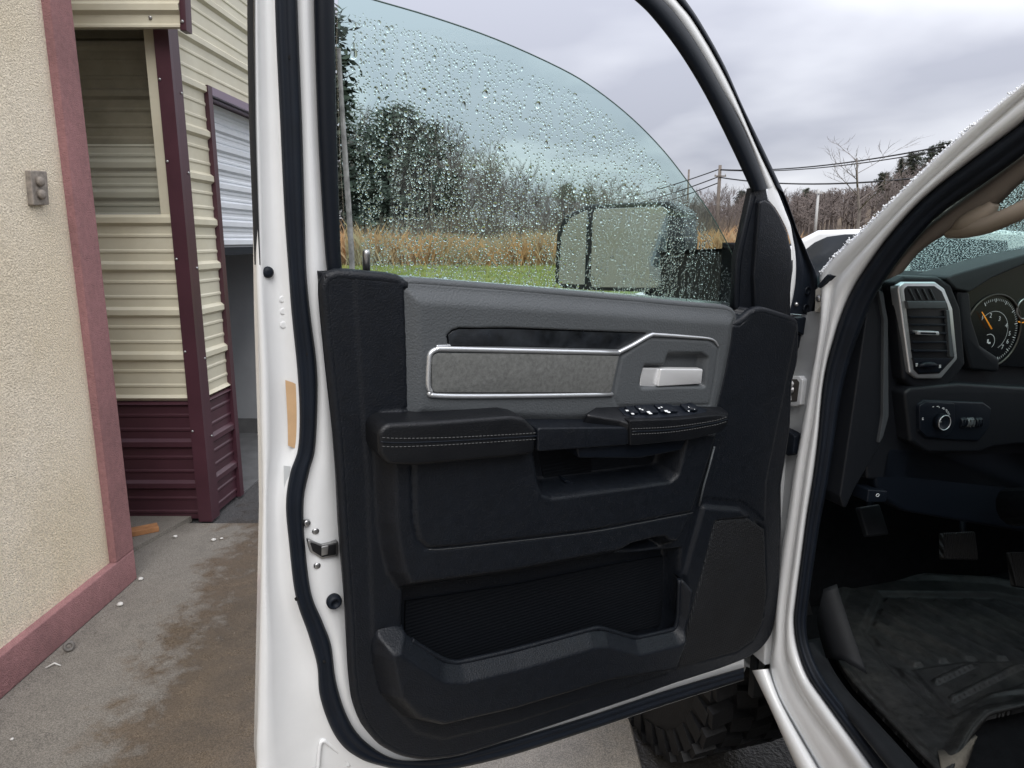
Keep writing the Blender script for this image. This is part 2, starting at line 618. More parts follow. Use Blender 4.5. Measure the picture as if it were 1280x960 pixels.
def paving_material(name, dry, wet, kind):
    m = bpy.data.materials.new(name); m.use_nodes = True
    N, L = m.node_tree.nodes, m.node_tree.links
    b = N['Principled BSDF']
    g = N.new('ShaderNodeNewGeometry')
    big = N.new('ShaderNodeTexNoise'); big.inputs['Scale'].default_value = 1.9; big.inputs['Detail'].default_value = 8; big.inputs['Roughness'].default_value = 0.62
    mid = N.new('ShaderNodeTexNoise'); mid.inputs['Scale'].default_value = 9.0; mid.inputs['Detail'].default_value = 7; mid.inputs['Roughness'].default_value = 0.7
    fine = N.new('ShaderNodeTexNoise'); fine.inputs['Scale'].default_value = 160.0 if kind == 'concrete' else 90.0; fine.inputs['Detail'].default_value = 4
    for n in (big, mid, fine):
        L.new(g.outputs['Position'], n.inputs['Vector'])
    # wetness: rain has blown in from the open side; the strip along the sheltered wall stays drier
    sp = N.new('ShaderNodeSeparateXYZ'); L.new(g.outputs['Position'], sp.inputs[0])
    def math_(op, a, c=None, cc=None):
        q = N.new('ShaderNodeMath'); q.operation = op
        for k, v in enumerate((a, c, cc)):
            if v is None: continue
            if isinstance(v, (int, float)): q.inputs[k].default_value = v
            else: L.new(v, q.inputs[k])
        return q.outputs[0]
    dist = math_('ADD', sp.outputs['X'], math_('MULTIPLY', sp.outputs['Y'], -WALL_SLOPE))
    dist = math_('SUBTRACT', dist, WALL_X0)
    dn = math_('ADD', dist, math_('MULTIPLY', math_('SUBTRACT', big.outputs['Fac'], 0.5), 0.9))
    dn = math_('ADD', dn, math_('MULTIPLY', math_('SUBTRACT', mid.outputs['Fac'], 0.5), 1.0))
    dn = math_('ADD', dn, math_('MULTIPLY', sp.outputs['Y'], 0.10))
    wetm = N.new('ShaderNodeMapRange'); wetm.inputs['From Min'].default_value = 0.56; wetm.inputs['From Max'].default_value = 0.78
    L.new(dn, wetm.inputs['Value'])
    r1 = N.new('ShaderNodeValToRGB')
    r1.color_ramp.elements[0].position = 0.28; r1.color_ramp.elements[0].color = (*[c * 0.72 for c in dry], 1)
    r1.color_ramp.elements[1].position = 0.72; r1.color_ramp.elements[1].color = (*[c * 1.18 for c in dry], 1)
    r2 = N.new('ShaderNodeValToRGB')
    r2.color_ramp.elements[0].position = 0.3; r2.color_ramp.elements[0].color = (*[c * 0.50 for c in wet], 1)
    r2.color_ramp.elements[1].position = 0.68; r2.color_ramp.elements[1].color = (wet[0] * 1.5, wet[1] * 1.34, wet[2] * 1.15, 1)
    mixn = math_('MULTIPLY_ADD', fine.outputs['Fac'], 0.35, math_('MULTIPLY', mid.outputs['Fac'], 0.65))
    L.new(mixn, r1.inputs[0])
    mixn2 = math_('MULTIPLY_ADD', big.outputs['Fac'], 0.5, math_('MULTIPLY_ADD', mid.outputs['Fac'], 0.35, math_('MULTIPLY', fine.outputs['Fac'], 0.15)))
    L.new(mixn2, r2.inputs[0])
    mx = N.new('ShaderNodeMix'); mx.data_type = 'RGBA'
    L.new(wetm.outputs[0], mx.inputs['Factor']); L.new(r1.outputs[0], mx.inputs[6]); L.new(r2.outputs[0], mx.inputs[7])
    # aggregate and grime specks
    spk = N.new('ShaderNodeTexNoise'); spk.inputs['Scale'].default_value = 230.0; spk.inputs['Detail'].default_value = 2
    L.new(g.outputs['Position'], spk.inputs['Vector'])
    sr = N.new('ShaderNodeValToRGB'); sr.color_ramp.elements[0].position = 0.36; sr.color_ramp.elements[1].position = 0.66
    sr.color_ramp.elements[0].color = (0.62, 0.60, 0.58, 1); sr.color_ramp.elements[1].color = (1.32, 1.30, 1.26, 1)
    L.new(spk.outputs['Fac'], sr.inputs[0])
    vor = N.new('ShaderNodeTexVoronoi'); vor.feature = 'DISTANCE_TO_EDGE'; vor.inputs['Scale'].default_value = 0.55
    dsv = N.new('ShaderNodeVectorMath'); dsv.operation = 'ADD'
    L.new(g.outputs['Position'], dsv.inputs[0]); L.new(mid.outputs['Color'], dsv.inputs[1]); L.new(dsv.outputs[0], vor.inputs['Vector'])
    cr = N.new('ShaderNodeMapRange'); cr.inputs['From Min'].default_value = 0.0; cr.inputs['From Max'].default_value = 0.006
    cr.inputs['To Min'].default_value = 0.55 if kind == 'concrete' else 1.0; cr.inputs['To Max'].default_value = 1.0
    L.new(vor.outputs['Distance'], cr.inputs['Value'])
    m1 = N.new('ShaderNodeMix'); m1.data_type = 'RGBA'; m1.blend_type = 'MULTIPLY'; m1.inputs['Factor'].default_value = 1.0
    L.new(mx.outputs[2], m1.inputs[6]); L.new(sr.outputs[0], m1.inputs[7])
    m2 = N.new('ShaderNodeMix'); m2.data_type = 'RGBA'; m2.blend_type = 'MULTIPLY'; m2.inputs['Factor'].default_value = 1.0
    L.new(m1.outputs[2], m2.inputs[6]); L.new(cr.outputs[0], m2.inputs[7])
    L.new(m2.outputs[2], b.inputs['Base Color'])
    rr = N.new('ShaderNodeMapRange'); rr.inputs['To Min'].default_value = 0.82
    rr.inputs['To Max'].default_value = 0.20 if kind == 'concrete' else 0.22
    wn_ = math_('MULTIPLY', wetm.outputs[0], math_('MULTIPLY_ADD', mid.outputs['Fac'], 0.9, 0.35))
    L.new(wn_, rr.inputs['Value']); L.new(rr.outputs[0], b.inputs['Roughness'])
    bp = N.new('ShaderNodeBump'); bp.inputs['Strength'].default_value = 0.5 if kind == 'concrete' else 1.0
    bp.inputs['Distance'].default_value = 0.0018 if kind == 'concrete' else 0.006
    L.new(fine.outputs['Fac'], bp.inputs['Height']); L.new(bp.outputs[0], b.inputs['Normal'])
    return m

WA, WB = G(0, 880), G(172, 726)
wall_dir = (WB - WA).normalized()
WALL_SLOPE = wall_dir.x / wall_dir.y
WALL_X0 = WA.x - WA.y * WALL_SLOPE
M_conc = paving_material('wet_concrete', (0.170, 0.158, 0.139), (0.094, 0.083, 0.071), 'concrete')
M_conc2 = paving_material('pale_wet_concrete', (0.36, 0.36, 0.345), (0.27, 0.27, 0.262), 'concrete')
M_asph = paving_material('wet_asphalt', (0.05, 0.05, 0.052), (0.040, 0.041, 0.043), 'asphalt')

lot = MB()
lot.add([(-14, -29, -0.006), (16, -29, -0.006), (16, 13, -0.006), (-14, 13, -0.006)], [(0, 1, 2, 3)])
struct(lot.build('parking_lot', M_asph, origin=(0, 0, -0.006)))
J0, J1 = G(787, 900), G(790, 960)
jx = J0.x
FRONT_Y = G(265, 656).y
slabs = MB()
# poured slabs with recessed joints
def slab_rect(mb, x0, x1, y0, y1, z=0.012):
    e = 0.006
    mb.add([(x0, y0, -0.02), (x1, y0, -0.02), (x1, y1, -0.02), (x0, y1, -0.02),
            (x0, y0, z - e), (x1, y0, z - e), (x1, y1, z - e), (x0, y1, z - e),
            (x0 + e, y0 + e, z), (x1 - e, y0 + e, z), (x1 - e, y1 - e, z), (x0 + e, y1 - e, z)],
           [(0, 1, 5, 4), (1, 2, 6, 5), (2, 3, 7, 6), (3, 0, 4, 7), (4, 5, 9, 8), (5, 6, 10, 9), (6, 7, 11, 10), (7, 4, 8, 11), (8, 9, 10, 11)])
apron = empty('concrete_apron', (0, 0, 0)); struct(apron)
for (x0, x1, y0, y1, m_) in ((-4.2, -0.62, -4.0, FRONT_Y, M_conc), (-0.608, jx, -4.0, FRONT_Y, M_conc2), (-4.2, jx, -9.0, -4.012, M_conc)):
    q = MB(); slab_rect(q, x0, x1, y0, y1)
    q.build('concrete_slab', m_, apron)

# the low concrete strip that runs in under the metal building
q0, q1, q2 = G(166, 694), G(240, 652), G(120, 640)
q = MB()
pl_ = [Vector((q0.x, q0.y, 0)), Vector((q1.x, q1.y, 0)), Vector((q1.x - 1.6, q1.y + 0.25, 0)), Vector((q0.x - 1.2, q0.y + 0.1, 0))]
q.add([(p.x, p.y, 0.0) for p in pl_] + [(p.x, p.y, 0.035) for p in pl_], [(4, 5, 6, 7), (0, 1, 5, 4), (1, 2, 6, 5), (2, 3, 7, 6), (3, 0, 4, 7)])
struct(q.build('concrete_footing', M_conc))

# ------------------------------------------------------------------ stucco building on the left
M_stucco = mat('cream_stucco', (0.78, 0.695, 0.555), 0.9, tone=(1.3, (0.90, 0.87, 0.80)), var=(110, 0.26), bump=(165, 1.0, 0.010))
M_pink = mat('pink_painted_stucco', (0.33, 0.165, 0.165), 0.85, tone=(4, (0.78, 0.8, 0.8)), var=(40, 0.16), bump=(220, 1.0, 0.008), )
W = Plane(WA, wall_dir, (0, 0, 1))          # N points right, to the photographer's side
def wpt(u, v, w): return W.pt(u, v, w)
ue = W.uv(172, 724)[0]
bld = empty('stucco_building', (WA.x - 0.8, WA.y - 1.0, 0), 'cream stucco building corner with raised pink trim bands', 'building')
q = MB()
def wbox(mb, u0, u1, v0, v1, w0, w1):
    mb.box8([wpt(u0, v0, w0), wpt(u1, v0, w0), wpt(u1, v0, w1), wpt(u0, v0, w1), wpt(u0, v1, w0), wpt(u1, v1, w0), wpt(u1, v1, w1), wpt(u0, v1, w1)])
wbox(q, -4.5, ue - 0.01, 0.0, 4.2, -2.5, -0.035)
q.build('wall', M_stucco, bld)
bw = ue - W.uv(134, 600)[0]                        # band width
hb = W.uv(0, 822)[1]
hb2 = W.uv(140, 708)[1]
hb = 0.5 * (hb + hb2)
pl = Plane(WA, wall_dir, (0, 0, 1))
slab('trim_band', W, [(ue - bw, hb + 0.002), (ue, hb + 0.002), (ue, 4.2), (ue - bw, 4.2)], -0.3, 0.0, M_pink, bld, bevel=0.006)
slab('trim_band', W, [(-4.5, 0.012), (ue, 0.012), (ue, hb), (-4.5, hb)], -0.3, 0.0, M_pink, bld, bevel=0.008)
# weathered outdoor outlet box on the stucco
OB = Plane(W.pt(0, 0, -0.035), wall_dir, (0, 0, 1))
out = empty('outdoor_outlet', OB.px(43, 236), 'small weathered grey outlet box with two round covers on stucco wall', 'outlet')
M_zinc = mat('weathered_zinc', (0.24, 0.21, 0.18), 0.65, metal=0.3, var=(50, 0.4))
slab('back_plate', OB, round_poly([OB.uv(x, y) for x, y in ((31, 213), (52, 214), (55, 256), (35, 257))], 0.006), 0.0, 0.022, M_zinc, out, bevel=0.004)
for (x, y) in ((48, 227), (50, 243)):
    c = OB.px(x, y, 0.022); m_ = MB()
    m_.lathe(c - OB.N * 0.002, OB.N, [(0.017, 0), (0.019, 0.004), (0.019, 0.012), (0.015, 0.018), (0.006, 0.020)], 16)
    m_.build('socket_cover', M_zinc, out)

# ------------------------------------------------------------------ cream and maroon metal building
M_cream = mat('cream_metal_siding', (0.58, 0.55, 0.43), 0.40, var=(4, 0.06), tone=(2.5, (0.90, 0.88, 0.84)))
M_maroon = mat('maroon_metal_siding', (0.060, 0.022, 0.031), 0.38, var=(6, 0.2), tone=(3, (0.8, 0.8, 0.8)))
M_roll = mat('white_roll_door', (0.66, 0.69, 0.72), 0.45, var=(5, 0.05))
M_rollg = mat('grey_ribbed_sheet', (0.34, 0.335, 0.32), 0.55, var=(3, 0.35))
M_inside = mat('garage_interior', (0.34, 0.35, 0.36), 0.8, var=(2, 0.12))
M_gfloor = mat('garage_floor', (0.12, 0.12, 0.12), 0.5, var=(6, 0.25))
mcx = G(262, 652)
FY = mcx.y
mb_root = empty('metal_building', (mcx.x - 0.6, FY + 1.0, 0), 'cream ribbed metal building with maroon wainscot and roll-up door', 'building')
Fp = Plane((mcx.x, FY, 0), (1, 0, 0), (0, 0, 1))                 # front, faces the camera
side_dir = ray(676, 300); side_dir.z = 0
Sp = Plane((mcx.x, FY, 0), (side_dir.x, side_dir.y, 0), (0, 0, 1))   # right side, recedes
WAINS = 0.5 * (Fp.uv(150, 501)[1] + Fp.uv(240, 501)[1])
def rib_profile(v0, v1, pitch=0.245, phase=0.0):
    """(height, relief) down a horizontally ribbed sheet: one tall rib and two small ones per pitch"""
    out = []
    k = math.floor((v0 - phase) / pitch) - 1
    while phase + k * pitch < v1 + pitch:
        b = phase + k * pitch
        out += [(b - 0.030, 0), (b - 0.014, 0.019), (b + 0.014, 0.019), (b + 0.030, 0)]
        for m in (1, 2):
            c = b + pitch * m / 3
            out += [(c - 0.012, 0), (c - 0.005, 0.005), (c + 0.005, 0.005), (c + 0.012, 0)]
        k += 1
    out = sorted(out)
    res = [(v0, 0)] + [(v, w) for v, w in out if v0 + 0.001 < v < v1 - 0.001] + [(v1, 0)]
    return res
def siding(name, pl, u0, u1, v0, v1, m, w=0.0, phase=0.0, parent=mb_root, thick=0.02, pitch=0.245):
    pr = rib_profile(v0, v1, pitch, phase)
    vs, fs = [], []
    for u in (u0, u1):
        vs += [pl.pt(u, v, w + r) for v, r in pr]
    n = len(pr)
    for i in range(n - 1):
        fs.append((i, n + i, n + i + 1, i + 1))
    b = len(vs)
    for u in (u0, u1):
        vs += [pl.pt(u, v0, w - thick), pl.pt(u, v1, w - thick)]
    fs += [tuple(range(n)) + (b + 1, b), tuple(reversed(range(n, 2 * n))) + (b + 2, b + 3), (b, b + 2, n, 0), (n - 1, 2 * n - 1, b + 3, b + 1)]
    me = mesh(name, vs, fs)
    return link(name, me, m, parent)
uL = Fp.uv(60, 500)[0] - 1.5
win_l = Fp.uv(84, 150)[0] - 0.6
sill_v = Fp.uv(160, 268)[1]
head_v = Fp.uv(150, 36)[1]
siding('siding_panel', Fp, uL, 0.0, WAINS, sill_v, M_cream, phase=WAINS + 0.005)
siding('siding_panel', Fp, uL, 0.0, 0.02, WAINS - 0.004, M_maroon, w=0.002, phase=0.225)
siding('siding_panel', Fp, uL, 0.0, head_v, 3.5, M_cream, phase=WAINS)
# clear sheet window in the front with a ribbed screen behind it
jam = Fp.uv(185, 100)[0]
q = MB()
q.box8([Fp.pt(jam, sill_v, -0.03), Fp.pt(0.0, sill_v, -0.03), Fp.pt(0.0, sill_v, 0.0), Fp.pt(jam, sill_v, 0.0),
        Fp.pt(jam, head_v, -0.03), Fp.pt(0.0, head_v, -0.03), Fp.pt(0.0, head_v, 0.0), Fp.pt(jam, head_v, 0.0)])
q.build('window_jamb', M_cream, mb_root)
wg = slab('window_pane', Fp, [(uL, sill_v + 0.004), (jam - 0.002, sill_v + 0.004), (jam - 0.002, head_v - 0.004), (uL, head_v - 0.004)], -0.012, -0.006, M_clear, mb_root, bevel=0)
BP = Plane(Fp.pt(0, 0, -0.16), (1, 0, 0), (0, 0, 1))
mid_v = BP.uv(150, 182)[1]
siding('inner_screen', BP, uL, -0.08, 0.8, mid_v, M_roll, phase=BP.uv(150, 208)[1], pitch=0.155, w=0.06)
siding('inner_wall', BP, uL, -0.02, 0.8, 3.5, M_rollg, w=0.0, phase=mid_v + 0.02)
# header fascia that juts out above the window
siding('header_panel', Fp, uL, Fp.uv(226, 20, 0.12)[0], Fp.uv(150, 35, 0.12)[1], 3.5, M_cream, w=0.12, phase=Fp.uv(150, 10, 0.12)[1])
slab('header_trim', Fp, [Fp.uv(x, y, 0.145) for x, y in ((221, -60), (228, -60), (233, 38), (225, 38))], 0.08, 0.145, M_maroon, mb_root, bevel=0.004)
q = MB(); q.box8([Fp.pt(uL, head_v, 0.0), Fp.pt(-0.02, head_v, 0.0), Fp.pt(-0.02, head_v, 0.10), Fp.pt(uL, head_v, 0.10), Fp.pt(uL, head_v + 0.03, 0.0), Fp.pt(-0.02, head_v + 0.03, 0.0), Fp.pt(-0.02, head_v + 0.03, 0.10), Fp.pt(uL, head_v + 0.03, 0.10)])
q.build('header_soffit', M_cream, mb_root)
# corner post
cw = 0.048
q = MB()
q.box8([Fp.pt(-cw, 0.012, 0), Fp.pt(0.028, 0.012, 0.0), Fp.pt(0.028, 0.012, 0.030), Fp.pt(-cw, 0.012, 0.030), Fp.pt(-cw, 3.5, 0), Fp.pt(0.028, 3.5, 0.0), Fp.pt(0.028, 3.5, 0.030), Fp.pt(-cw, 3.5, 0.030)])
q.box8([Sp.pt(0.0, 0.012, -0.02), Sp.pt(0.075, 0.012, -0.02), Sp.pt(0.075, 0.012, 0.028), Sp.pt(0.0, 0.012, 0.028), Sp.pt(0.0, 3.5, -0.02), Sp.pt(0.075, 3.5, -0.02), Sp.pt(0.075, 3.5, 0.028), Sp.pt(0.0, 3.5, 0.028)])
q.build('corner_post', M_maroon, mb_root)
# side wall, garage opening, roll-up door
uo = Sp.uv(291, 560)[0]
uend = 1.9
vh = Sp.uv(258, 118)[1]
siding('siding_panel', Sp, 0.06, uo, WAINS, vh, M_cream, phase=WAINS + 0.0)
siding('siding_panel', Sp, 0.06, uo, 0.02, WAINS - 0.004, M_maroon, w=0.002, phase=0.225)
siding('siding_panel', Sp, 0.06, uend + 0.3, vh, 3.5, M_cream, phase=WAINS)
siding('siding_panel', Sp, uend, uend + 0.3, 0.0, vh - 0.002, M_cream, phase=WAINS)
q = MB()
def sbox(mb, P_, u0, u1, v0, v1, w0, w1):
    mb.box8([P_.pt(u0, v0, w0), P_.pt(u1, v0, w0), P_.pt(u1, v0, w1), P_.pt(u0, v0, w1), P_.pt(u0, v1, w0), P_.pt(u1, v1, w0), P_.pt(u1, v1, w1), P_.pt(u0, v1, w1)])
sbox(q, Sp, uo, uo + 0.05, 0.012, vh + 0.045, -0.10, 0.026)
q.build('opening_trim', M_maroon, mb_root)
M_mauve = mat('mauve_metal_trim', (0.20, 0.15, 0.20), 0.4)
q = MB(); sbox(q, Sp, uo + 0.052, uend, vh, vh + 0.045, -0.10, 0.026); q.build('opening_trim', M_mauve, mb_root)
vd = Sp.uv(300, 309)[1]
siding('roll_up_door', Sp, uo + 0.05, uend, vd, vh, M_roll, w=-0.10, phase=vd + 0.03, pitch=0.115)
q = MB(); sbox(q, Sp, uo + 0.05, uend, vd - 0.05, vd - 0.002, -0.12, -0.085); q.build('door_bottom_bar', M_rubber, mb_root)
q = MB(); q.box8([Sp.pt(uo + 0.05, 0.0, -2.3), Sp.pt(uend + 0.2, 0.0, -2.3), Sp.pt(uend + 0.2, 0.0, -2.22), Sp.pt(uo + 0.05, 0.0, -2.22), Sp.pt(uo + 0.05, 3.0, -2.3), Sp.pt(uend + 0.2, 3.0, -2.3), Sp.pt(uend + 0.2, 3.0, -2.22), Sp.pt(uo + 0.05, 3.0, -2.22)])
q.box8([Sp.pt(uend, 0.0, -2.22), Sp.pt(uend + 0.2, 0.0, -2.22), Sp.pt(uend + 0.2, 0.0, -0.03), Sp.pt(uend, 0.0, -0.03), Sp.pt(uend, 3.0, -2.22), Sp.pt(uend + 0.2, 3.0, -2.22), Sp.pt(uend + 0.2, 3.0, -0.03), Sp.pt(uend, 3.0, -0.03)])
q.build('inner_wall', M_inside, mb_root)
q = MB(); sbox(q, Sp, uend - 0.01, uend - 0.002, 0.0, 0.13, -2.2, -0.05); q.build('skirting', M_gfloor, mb_root)
q = MB(); sbox(q, Sp, uo, uend, -0.01, 0.004, -2.2, 0.0); q.build('floor_slab', M_gfloor, mb_root)
q = MB(); q.box8([Vector((mcx.x - 3.0, FY - 0.05, 3.5)), Vector((mcx.x + 0.06, FY - 0.05, 3.5)), Vector((mcx.x + 0.12, FY + 2.2, 3.5)), Vector((mcx.x - 3.0, FY + 2.2, 3.5)),
        Vector((mcx.x - 3.0, FY - 0.05, 3.62)), Vector((mcx.x + 0.06, FY - 0.05, 3.55)), Vector((mcx.x + 0.12, FY + 2.2, 3.55)), Vector((mcx.x - 3.0, FY + 2.2, 3.62))])
q.build('roof', M_maroon, mb_root)
# screws along the trims
q = MB()
for (x, y) in ((188, 22),):
    q.lathe(Fp.px(x, y, 0.122), Fp.N, [(0.009, 0), (0.009, 0.004), (0.004, 0.007)], 8)
q.lathe(Fp.px(228, 27, 0.145), Fp.N, [(0.008, 0), (0.008, 0.004), (0.004, 0.007)], 8)
for v in (0.5, 0.95, 1.45, 1.95, 2.35):
    q.lathe(Sp.pt(0.055, v, 0.028), Sp.N, [(0.007, 0), (0.007, 0.004), (0.003, 0.006)], 8)
    q.lathe(Fp.pt(-cw + 0.012, v + 0.05, 0.030), Fp.N, [(0.007, 0), (0.007, 0.004), (0.003, 0.006)], 8)
stuff(q.build('screw_heads', M_steel, mb_root))
# small white fixture inside the garage
q = MB(); c = Sp.px(286, 492, -0.2)
q.box((c.x - 0.02, c.y - 0.03, c.z - 0.09), (c.x + 0.02, c.y + 0.03, c.z + 0.06))
ob = q.build('wall_fixture', M_white); tag(ob, 'slim white box fixed just inside the garage opening', 'fixture')

# ------------------------------------------------------------------ small litter on the concrete
M_pebble = mat('white_litter', (0.52, 0.51, 0.48), 0.7)
def pebble(x, y, r, label, seed):
    rnd = random.Random(seed)
    me = bpy.data.meshes.new('litter')
    bm = bmesh.new(); bmesh.ops.create_icosphere(bm, subdivisions=2, radius=r)
    for v in bm.verts:
        v.co *= 0.75 + 0.4 * rnd.random(); v.co.z *= 0.55
    zmin = min(v.co.z for v in bm.verts)
    for v in bm.verts: v.co += Vector((0, 0, -zmin)) + G(x, y, 0.0125)
    bm.to_mesh(me); bm.free()
    ob = link('litter_scrap', me, M_pebble, smooth=True); tag(ob, label, 'litter', 'white scraps on the concrete'); return ob
pebble(150, 757, 0.014, 'roundish white lump right at the foot of the pink base band', 1)
pebble(219, 672, 0.012, 'white scrap on the slab joint near maroon siding', 2)
pebble(267, 676, 0.013, 'larger of two white scraps on wet concrete by the truck door', 3)
pebble(277, 674, 0.009, 'smaller of two white scraps on wet concrete by the truck door', 4)
pebble(176, 725, 0.012, 'white scrap at the bottom corner of the pink band', 5)
pebble(15, 925, 0.006, 'tiny white scrap on dry concrete below the stucco wall', 6)
# pipe washer by the wall
c = G(87, 814, 0.0125); q = MB()
ax = Vector((0.5, -0.6, 0.25)).normalized(); a = ax.orthogonal().normalized(); b = ax.cross(a)
ring = [c + Vector((0, 0, 0.022)) + (a * math.cos(t) + b * math.sin(t)) * 0.0145 for t in [2 * math.pi * k / 24 for k in range(24)]]
q.tube(ring, 0.0068, 8, closed=True)
ob = q.build('rubber_washer', mat('grey_rubber', (0.13, 0.12, 0.11), 0.7, var=(80, 0.2))); tag(ob, 'grey ring washer lying against the pink base band', 'washer')
# twig
c0 = G(57, 835, 0.014); c1 = G(68, 829, 0.022); c2 = G(76, 832, 0.016)
q = MB(); q.tube([c0, c1, c2], [0.003, 0.004, 0.002], 6)
ob = q.build('twig', M_pebble); tag(ob, 'pale bent twig beside the pink base band', 'twig')
# wood offcut beside the footing
c = G(175, 666, 0.036); q = MB()
q.obox(c + Vector((0, 0, 0.013)), Vector((0.075, 0.05, 0.0)), Vector((-0.022, 0.033, 0)), Vector((0, 0, 0.012)))
ob = q.build('wood_offcut', mat('orange_wood', (0.33, 0.16, 0.07), 0.7, var=(20, 0.3))); tag(ob, 'short orange wood offcut lying near the maroon siding', 'wood')

# loose grit, thickest along the foot of the wall
rg = random.Random(61)
q = MB()
for k in range(520):
    if k < 260:
        u = rg.uniform(-1.0, ue); p = W.pt(u, 0, 0.01 + abs(rg.gauss(0, 0.05)))
    else:
        p = Vector((rg.uniform(-1.9, -0.4), rg.uniform(1.2, 3.8), 0))
        if p.x < WALL_X0 + WALL_SLOPE * p.y + 0.02: continue
    r_ = rg.uniform(0.0012, 0.0036)
    a, b, h = Vector((rg.gauss(0, 1), rg.gauss(0, 1), 0)).normalized() * r_, None, r_ * rg.uniform(0.4, 0.8)
    b = Vector((-a.y, a.x, 0)) * rg.uniform(0.5, 1)
    c = Vector((p.x, p.y, 0.0122))
    q.add([c - a, c - b, c + a, c + b, c + Vector((0, 0, h * 1.5)) + a * rg.uniform(-.4, .4)], [(0, 1, 4), (1, 2, 4), (2, 3, 4), (3, 0, 4), (3, 2, 1, 0)])
ob = q.build('loose_grit', mat('grit', (0.16, 0.14, 0.115), 0.9, var=(60, 0.8)), origin=(0, 0, 0.012))
tag(ob, 'scattered grit on the concrete along the foot of the wall', 'grit', None, 'stuff')
# ------------------------------------------------------------------ trees, weeds, poles, far house
M_bark = mat('hazed_grey_brown_bark', (0.12, 0.102, 0.09), 0.9, var=(6, 0.3))  # wet grey bark, paled further to carry the distance haze
M_bark2 = mat('pale_grey_bark', (0.20, 0.18, 0.165), 0.9, var=(6, 0.3))
M_twig = mat('hazed_brown_twigs', (0.135, 0.112, 0.102), 0.95, var=(0.8, 0.35))  # haze put into the twig colour as a paler tone
M_needle = mat('hazed_dark_needles', (0.050, 0.062, 0.048), 0.9, var=(1.6, 0.5))  # needles greyed in place of distance haze
M_needle2 = mat('hazed_olive_needles', (0.055, 0.064, 0.044), 0.9, var=(1.2, 0.45))  # same haze greying in the olive needles

def branch_mesh(rnd, H, spread, lev, trunk, crown, r0, bare=0.3, kids=(10, 5, 4), rmin=0.026):
    """recursive bare limbs; trunk and crown collect three-sided tapered shoots"""
    def limb(p, d, L, r, level):
        n = 4 if level == 0 else 3
        pts, rr = [p.copy()], [r]
        for i in range(n):
            d = (d + Vector((rnd.gauss(0, 0.10), rnd.gauss(0, 0.10), 0.05 if level else 0.04))).normalized()
            p = p + d * (L / n)
            pts.append(p.copy()); rr.append(r * (1 - 0.8 * (i + 1) / n) if level else r * (1 - 0.75 * (i + 1) / n))
        (trunk if level == 0 else crown).tube(pts, rr, 6 if level == 0 else 3, caps=False, smooth=False)
        if level >= lev:
            return
        for k in range(kids[level]):
            t = (bare if level == 0 else 0.25) + (1 - (bare if level == 0 else 0.25)) * (k + rnd.random()) / kids[level]
            f = t * n; i = min(int(f), n - 1)
            q = pts[i].lerp(pts[i + 1], f - i)
            az = rnd.random() * 6.283
            out = Vector((math.cos(az), math.sin(az), 0))
            dd = (d * 0.35 + Vector((0, 0, 0.45)) + out * spread * rnd.uniform(0.7, 1.2)).normalized() if level == 0 else (d + Vector((rnd.gauss(0, 0.55), rnd.gauss(0, 0.55), rnd.gauss(0.2, 0.4)))).normalized()
            limb(q, dd, L * rnd.uniform(0.32, 0.5) * (1.05 - 0.55 * t if level == 0 else 1.1), max(rmin, rr[i] * 0.5), level + 1)
    limb(Vector((0, 0, 0)), Vector((rnd.gauss(0, 0.04), rnd.gauss(0, 0.04), 1)), H, r0, 0)

def make_bare(seed, H, spread, m_tr, name='bare_tree', kids=(15, 7, 6), bare=0.22, lev=3, rmin=0.026):
    rnd = random.Random(seed)
    t, c = MB(), MB()
    branch_mesh(rnd, H, spread, lev, t, c, H * 0.013, bare=bare, kids=kids, rmin=rmin)
    root = empty(name, (0, 0, 0))
    t.build('trunk', m_tr, root, origin=(0, 0, 0))
    c.build('crown', M_twig, root, origin=(0, 0, 0))
    return root

def make_evergreen(seed, H, rad, m, name='evergreen_tree', shape='round', nleaf=7000, base=0.10):
    rnd = random.Random(seed)
    t, c = MB(), MB()
    t.tube([Vector((0, 0, 0)), Vector((0.05, 0, H * 0.5)), Vector((0, 0.05, H * 0.95))], [H * 0.016, H * 0.010, 0.02], 7, caps=False)
    nb = 64 if shape == 'round' else 70
    clumps = []
    for k in range(nb):
        h = base + (0.98 - base) * (k + rnd.random()) / nb
        if shape == 'round':
            rr = rad * math.sqrt(max(0.03, 1 - ((h - 0.48) / 0.56) ** 2))
        else:
            rr = rad * max(0.06, (1 - h)) ** 0.75
        az = rnd.random() * 6.283
        L = rr * rnd.uniform(0.6, 1.25)
        a = Vector((0, 0, H * h)); e = a + Vector((math.cos(az) * L, math.sin(az) * L, L * rnd.uniform(-0.18, 0.22)))
        t.tube([a, a.lerp(e, 0.5) + Vector((0, 0, 0.05 * L)), e], [0.05, 0.03, 0.012], 3, caps=False)
        for q in range(5):
            f = 0.25 + 0.75 * q / 4
            clumps.append((a.lerp(e, f), 0.13 * rad * rnd.uniform(0.5, 1.3)))
    for k in range(nleaf):
        p, s = clumps[rnd.randrange(len(clumps))]
        q = p + Vector((rnd.gauss(0, s), rnd.gauss(0, s), rnd.gauss(0, s * 0.7)))
        d = Vector((rnd.gauss(0, 1), rnd.gauss(0, 1), rnd.gauss(0, 0.6))).normalized()
        w = d.cross(Vector((rnd.random(), rnd.random(), rnd.random()))).normalized()
        l = H * rnd.uniform(0.014, 0.03)
        c.add([q - d * l, q + w * l * 0.35, q + d * l, q - w * l * 0.35], [(0, 1, 2, 3)])
    root = empty(name, (0, 0, 0))
    t.build('trunk', M_bark, root, origin=(0, 0, 0))
    c.build('crown', m, root, origin=(0, 0, 0))
    return root

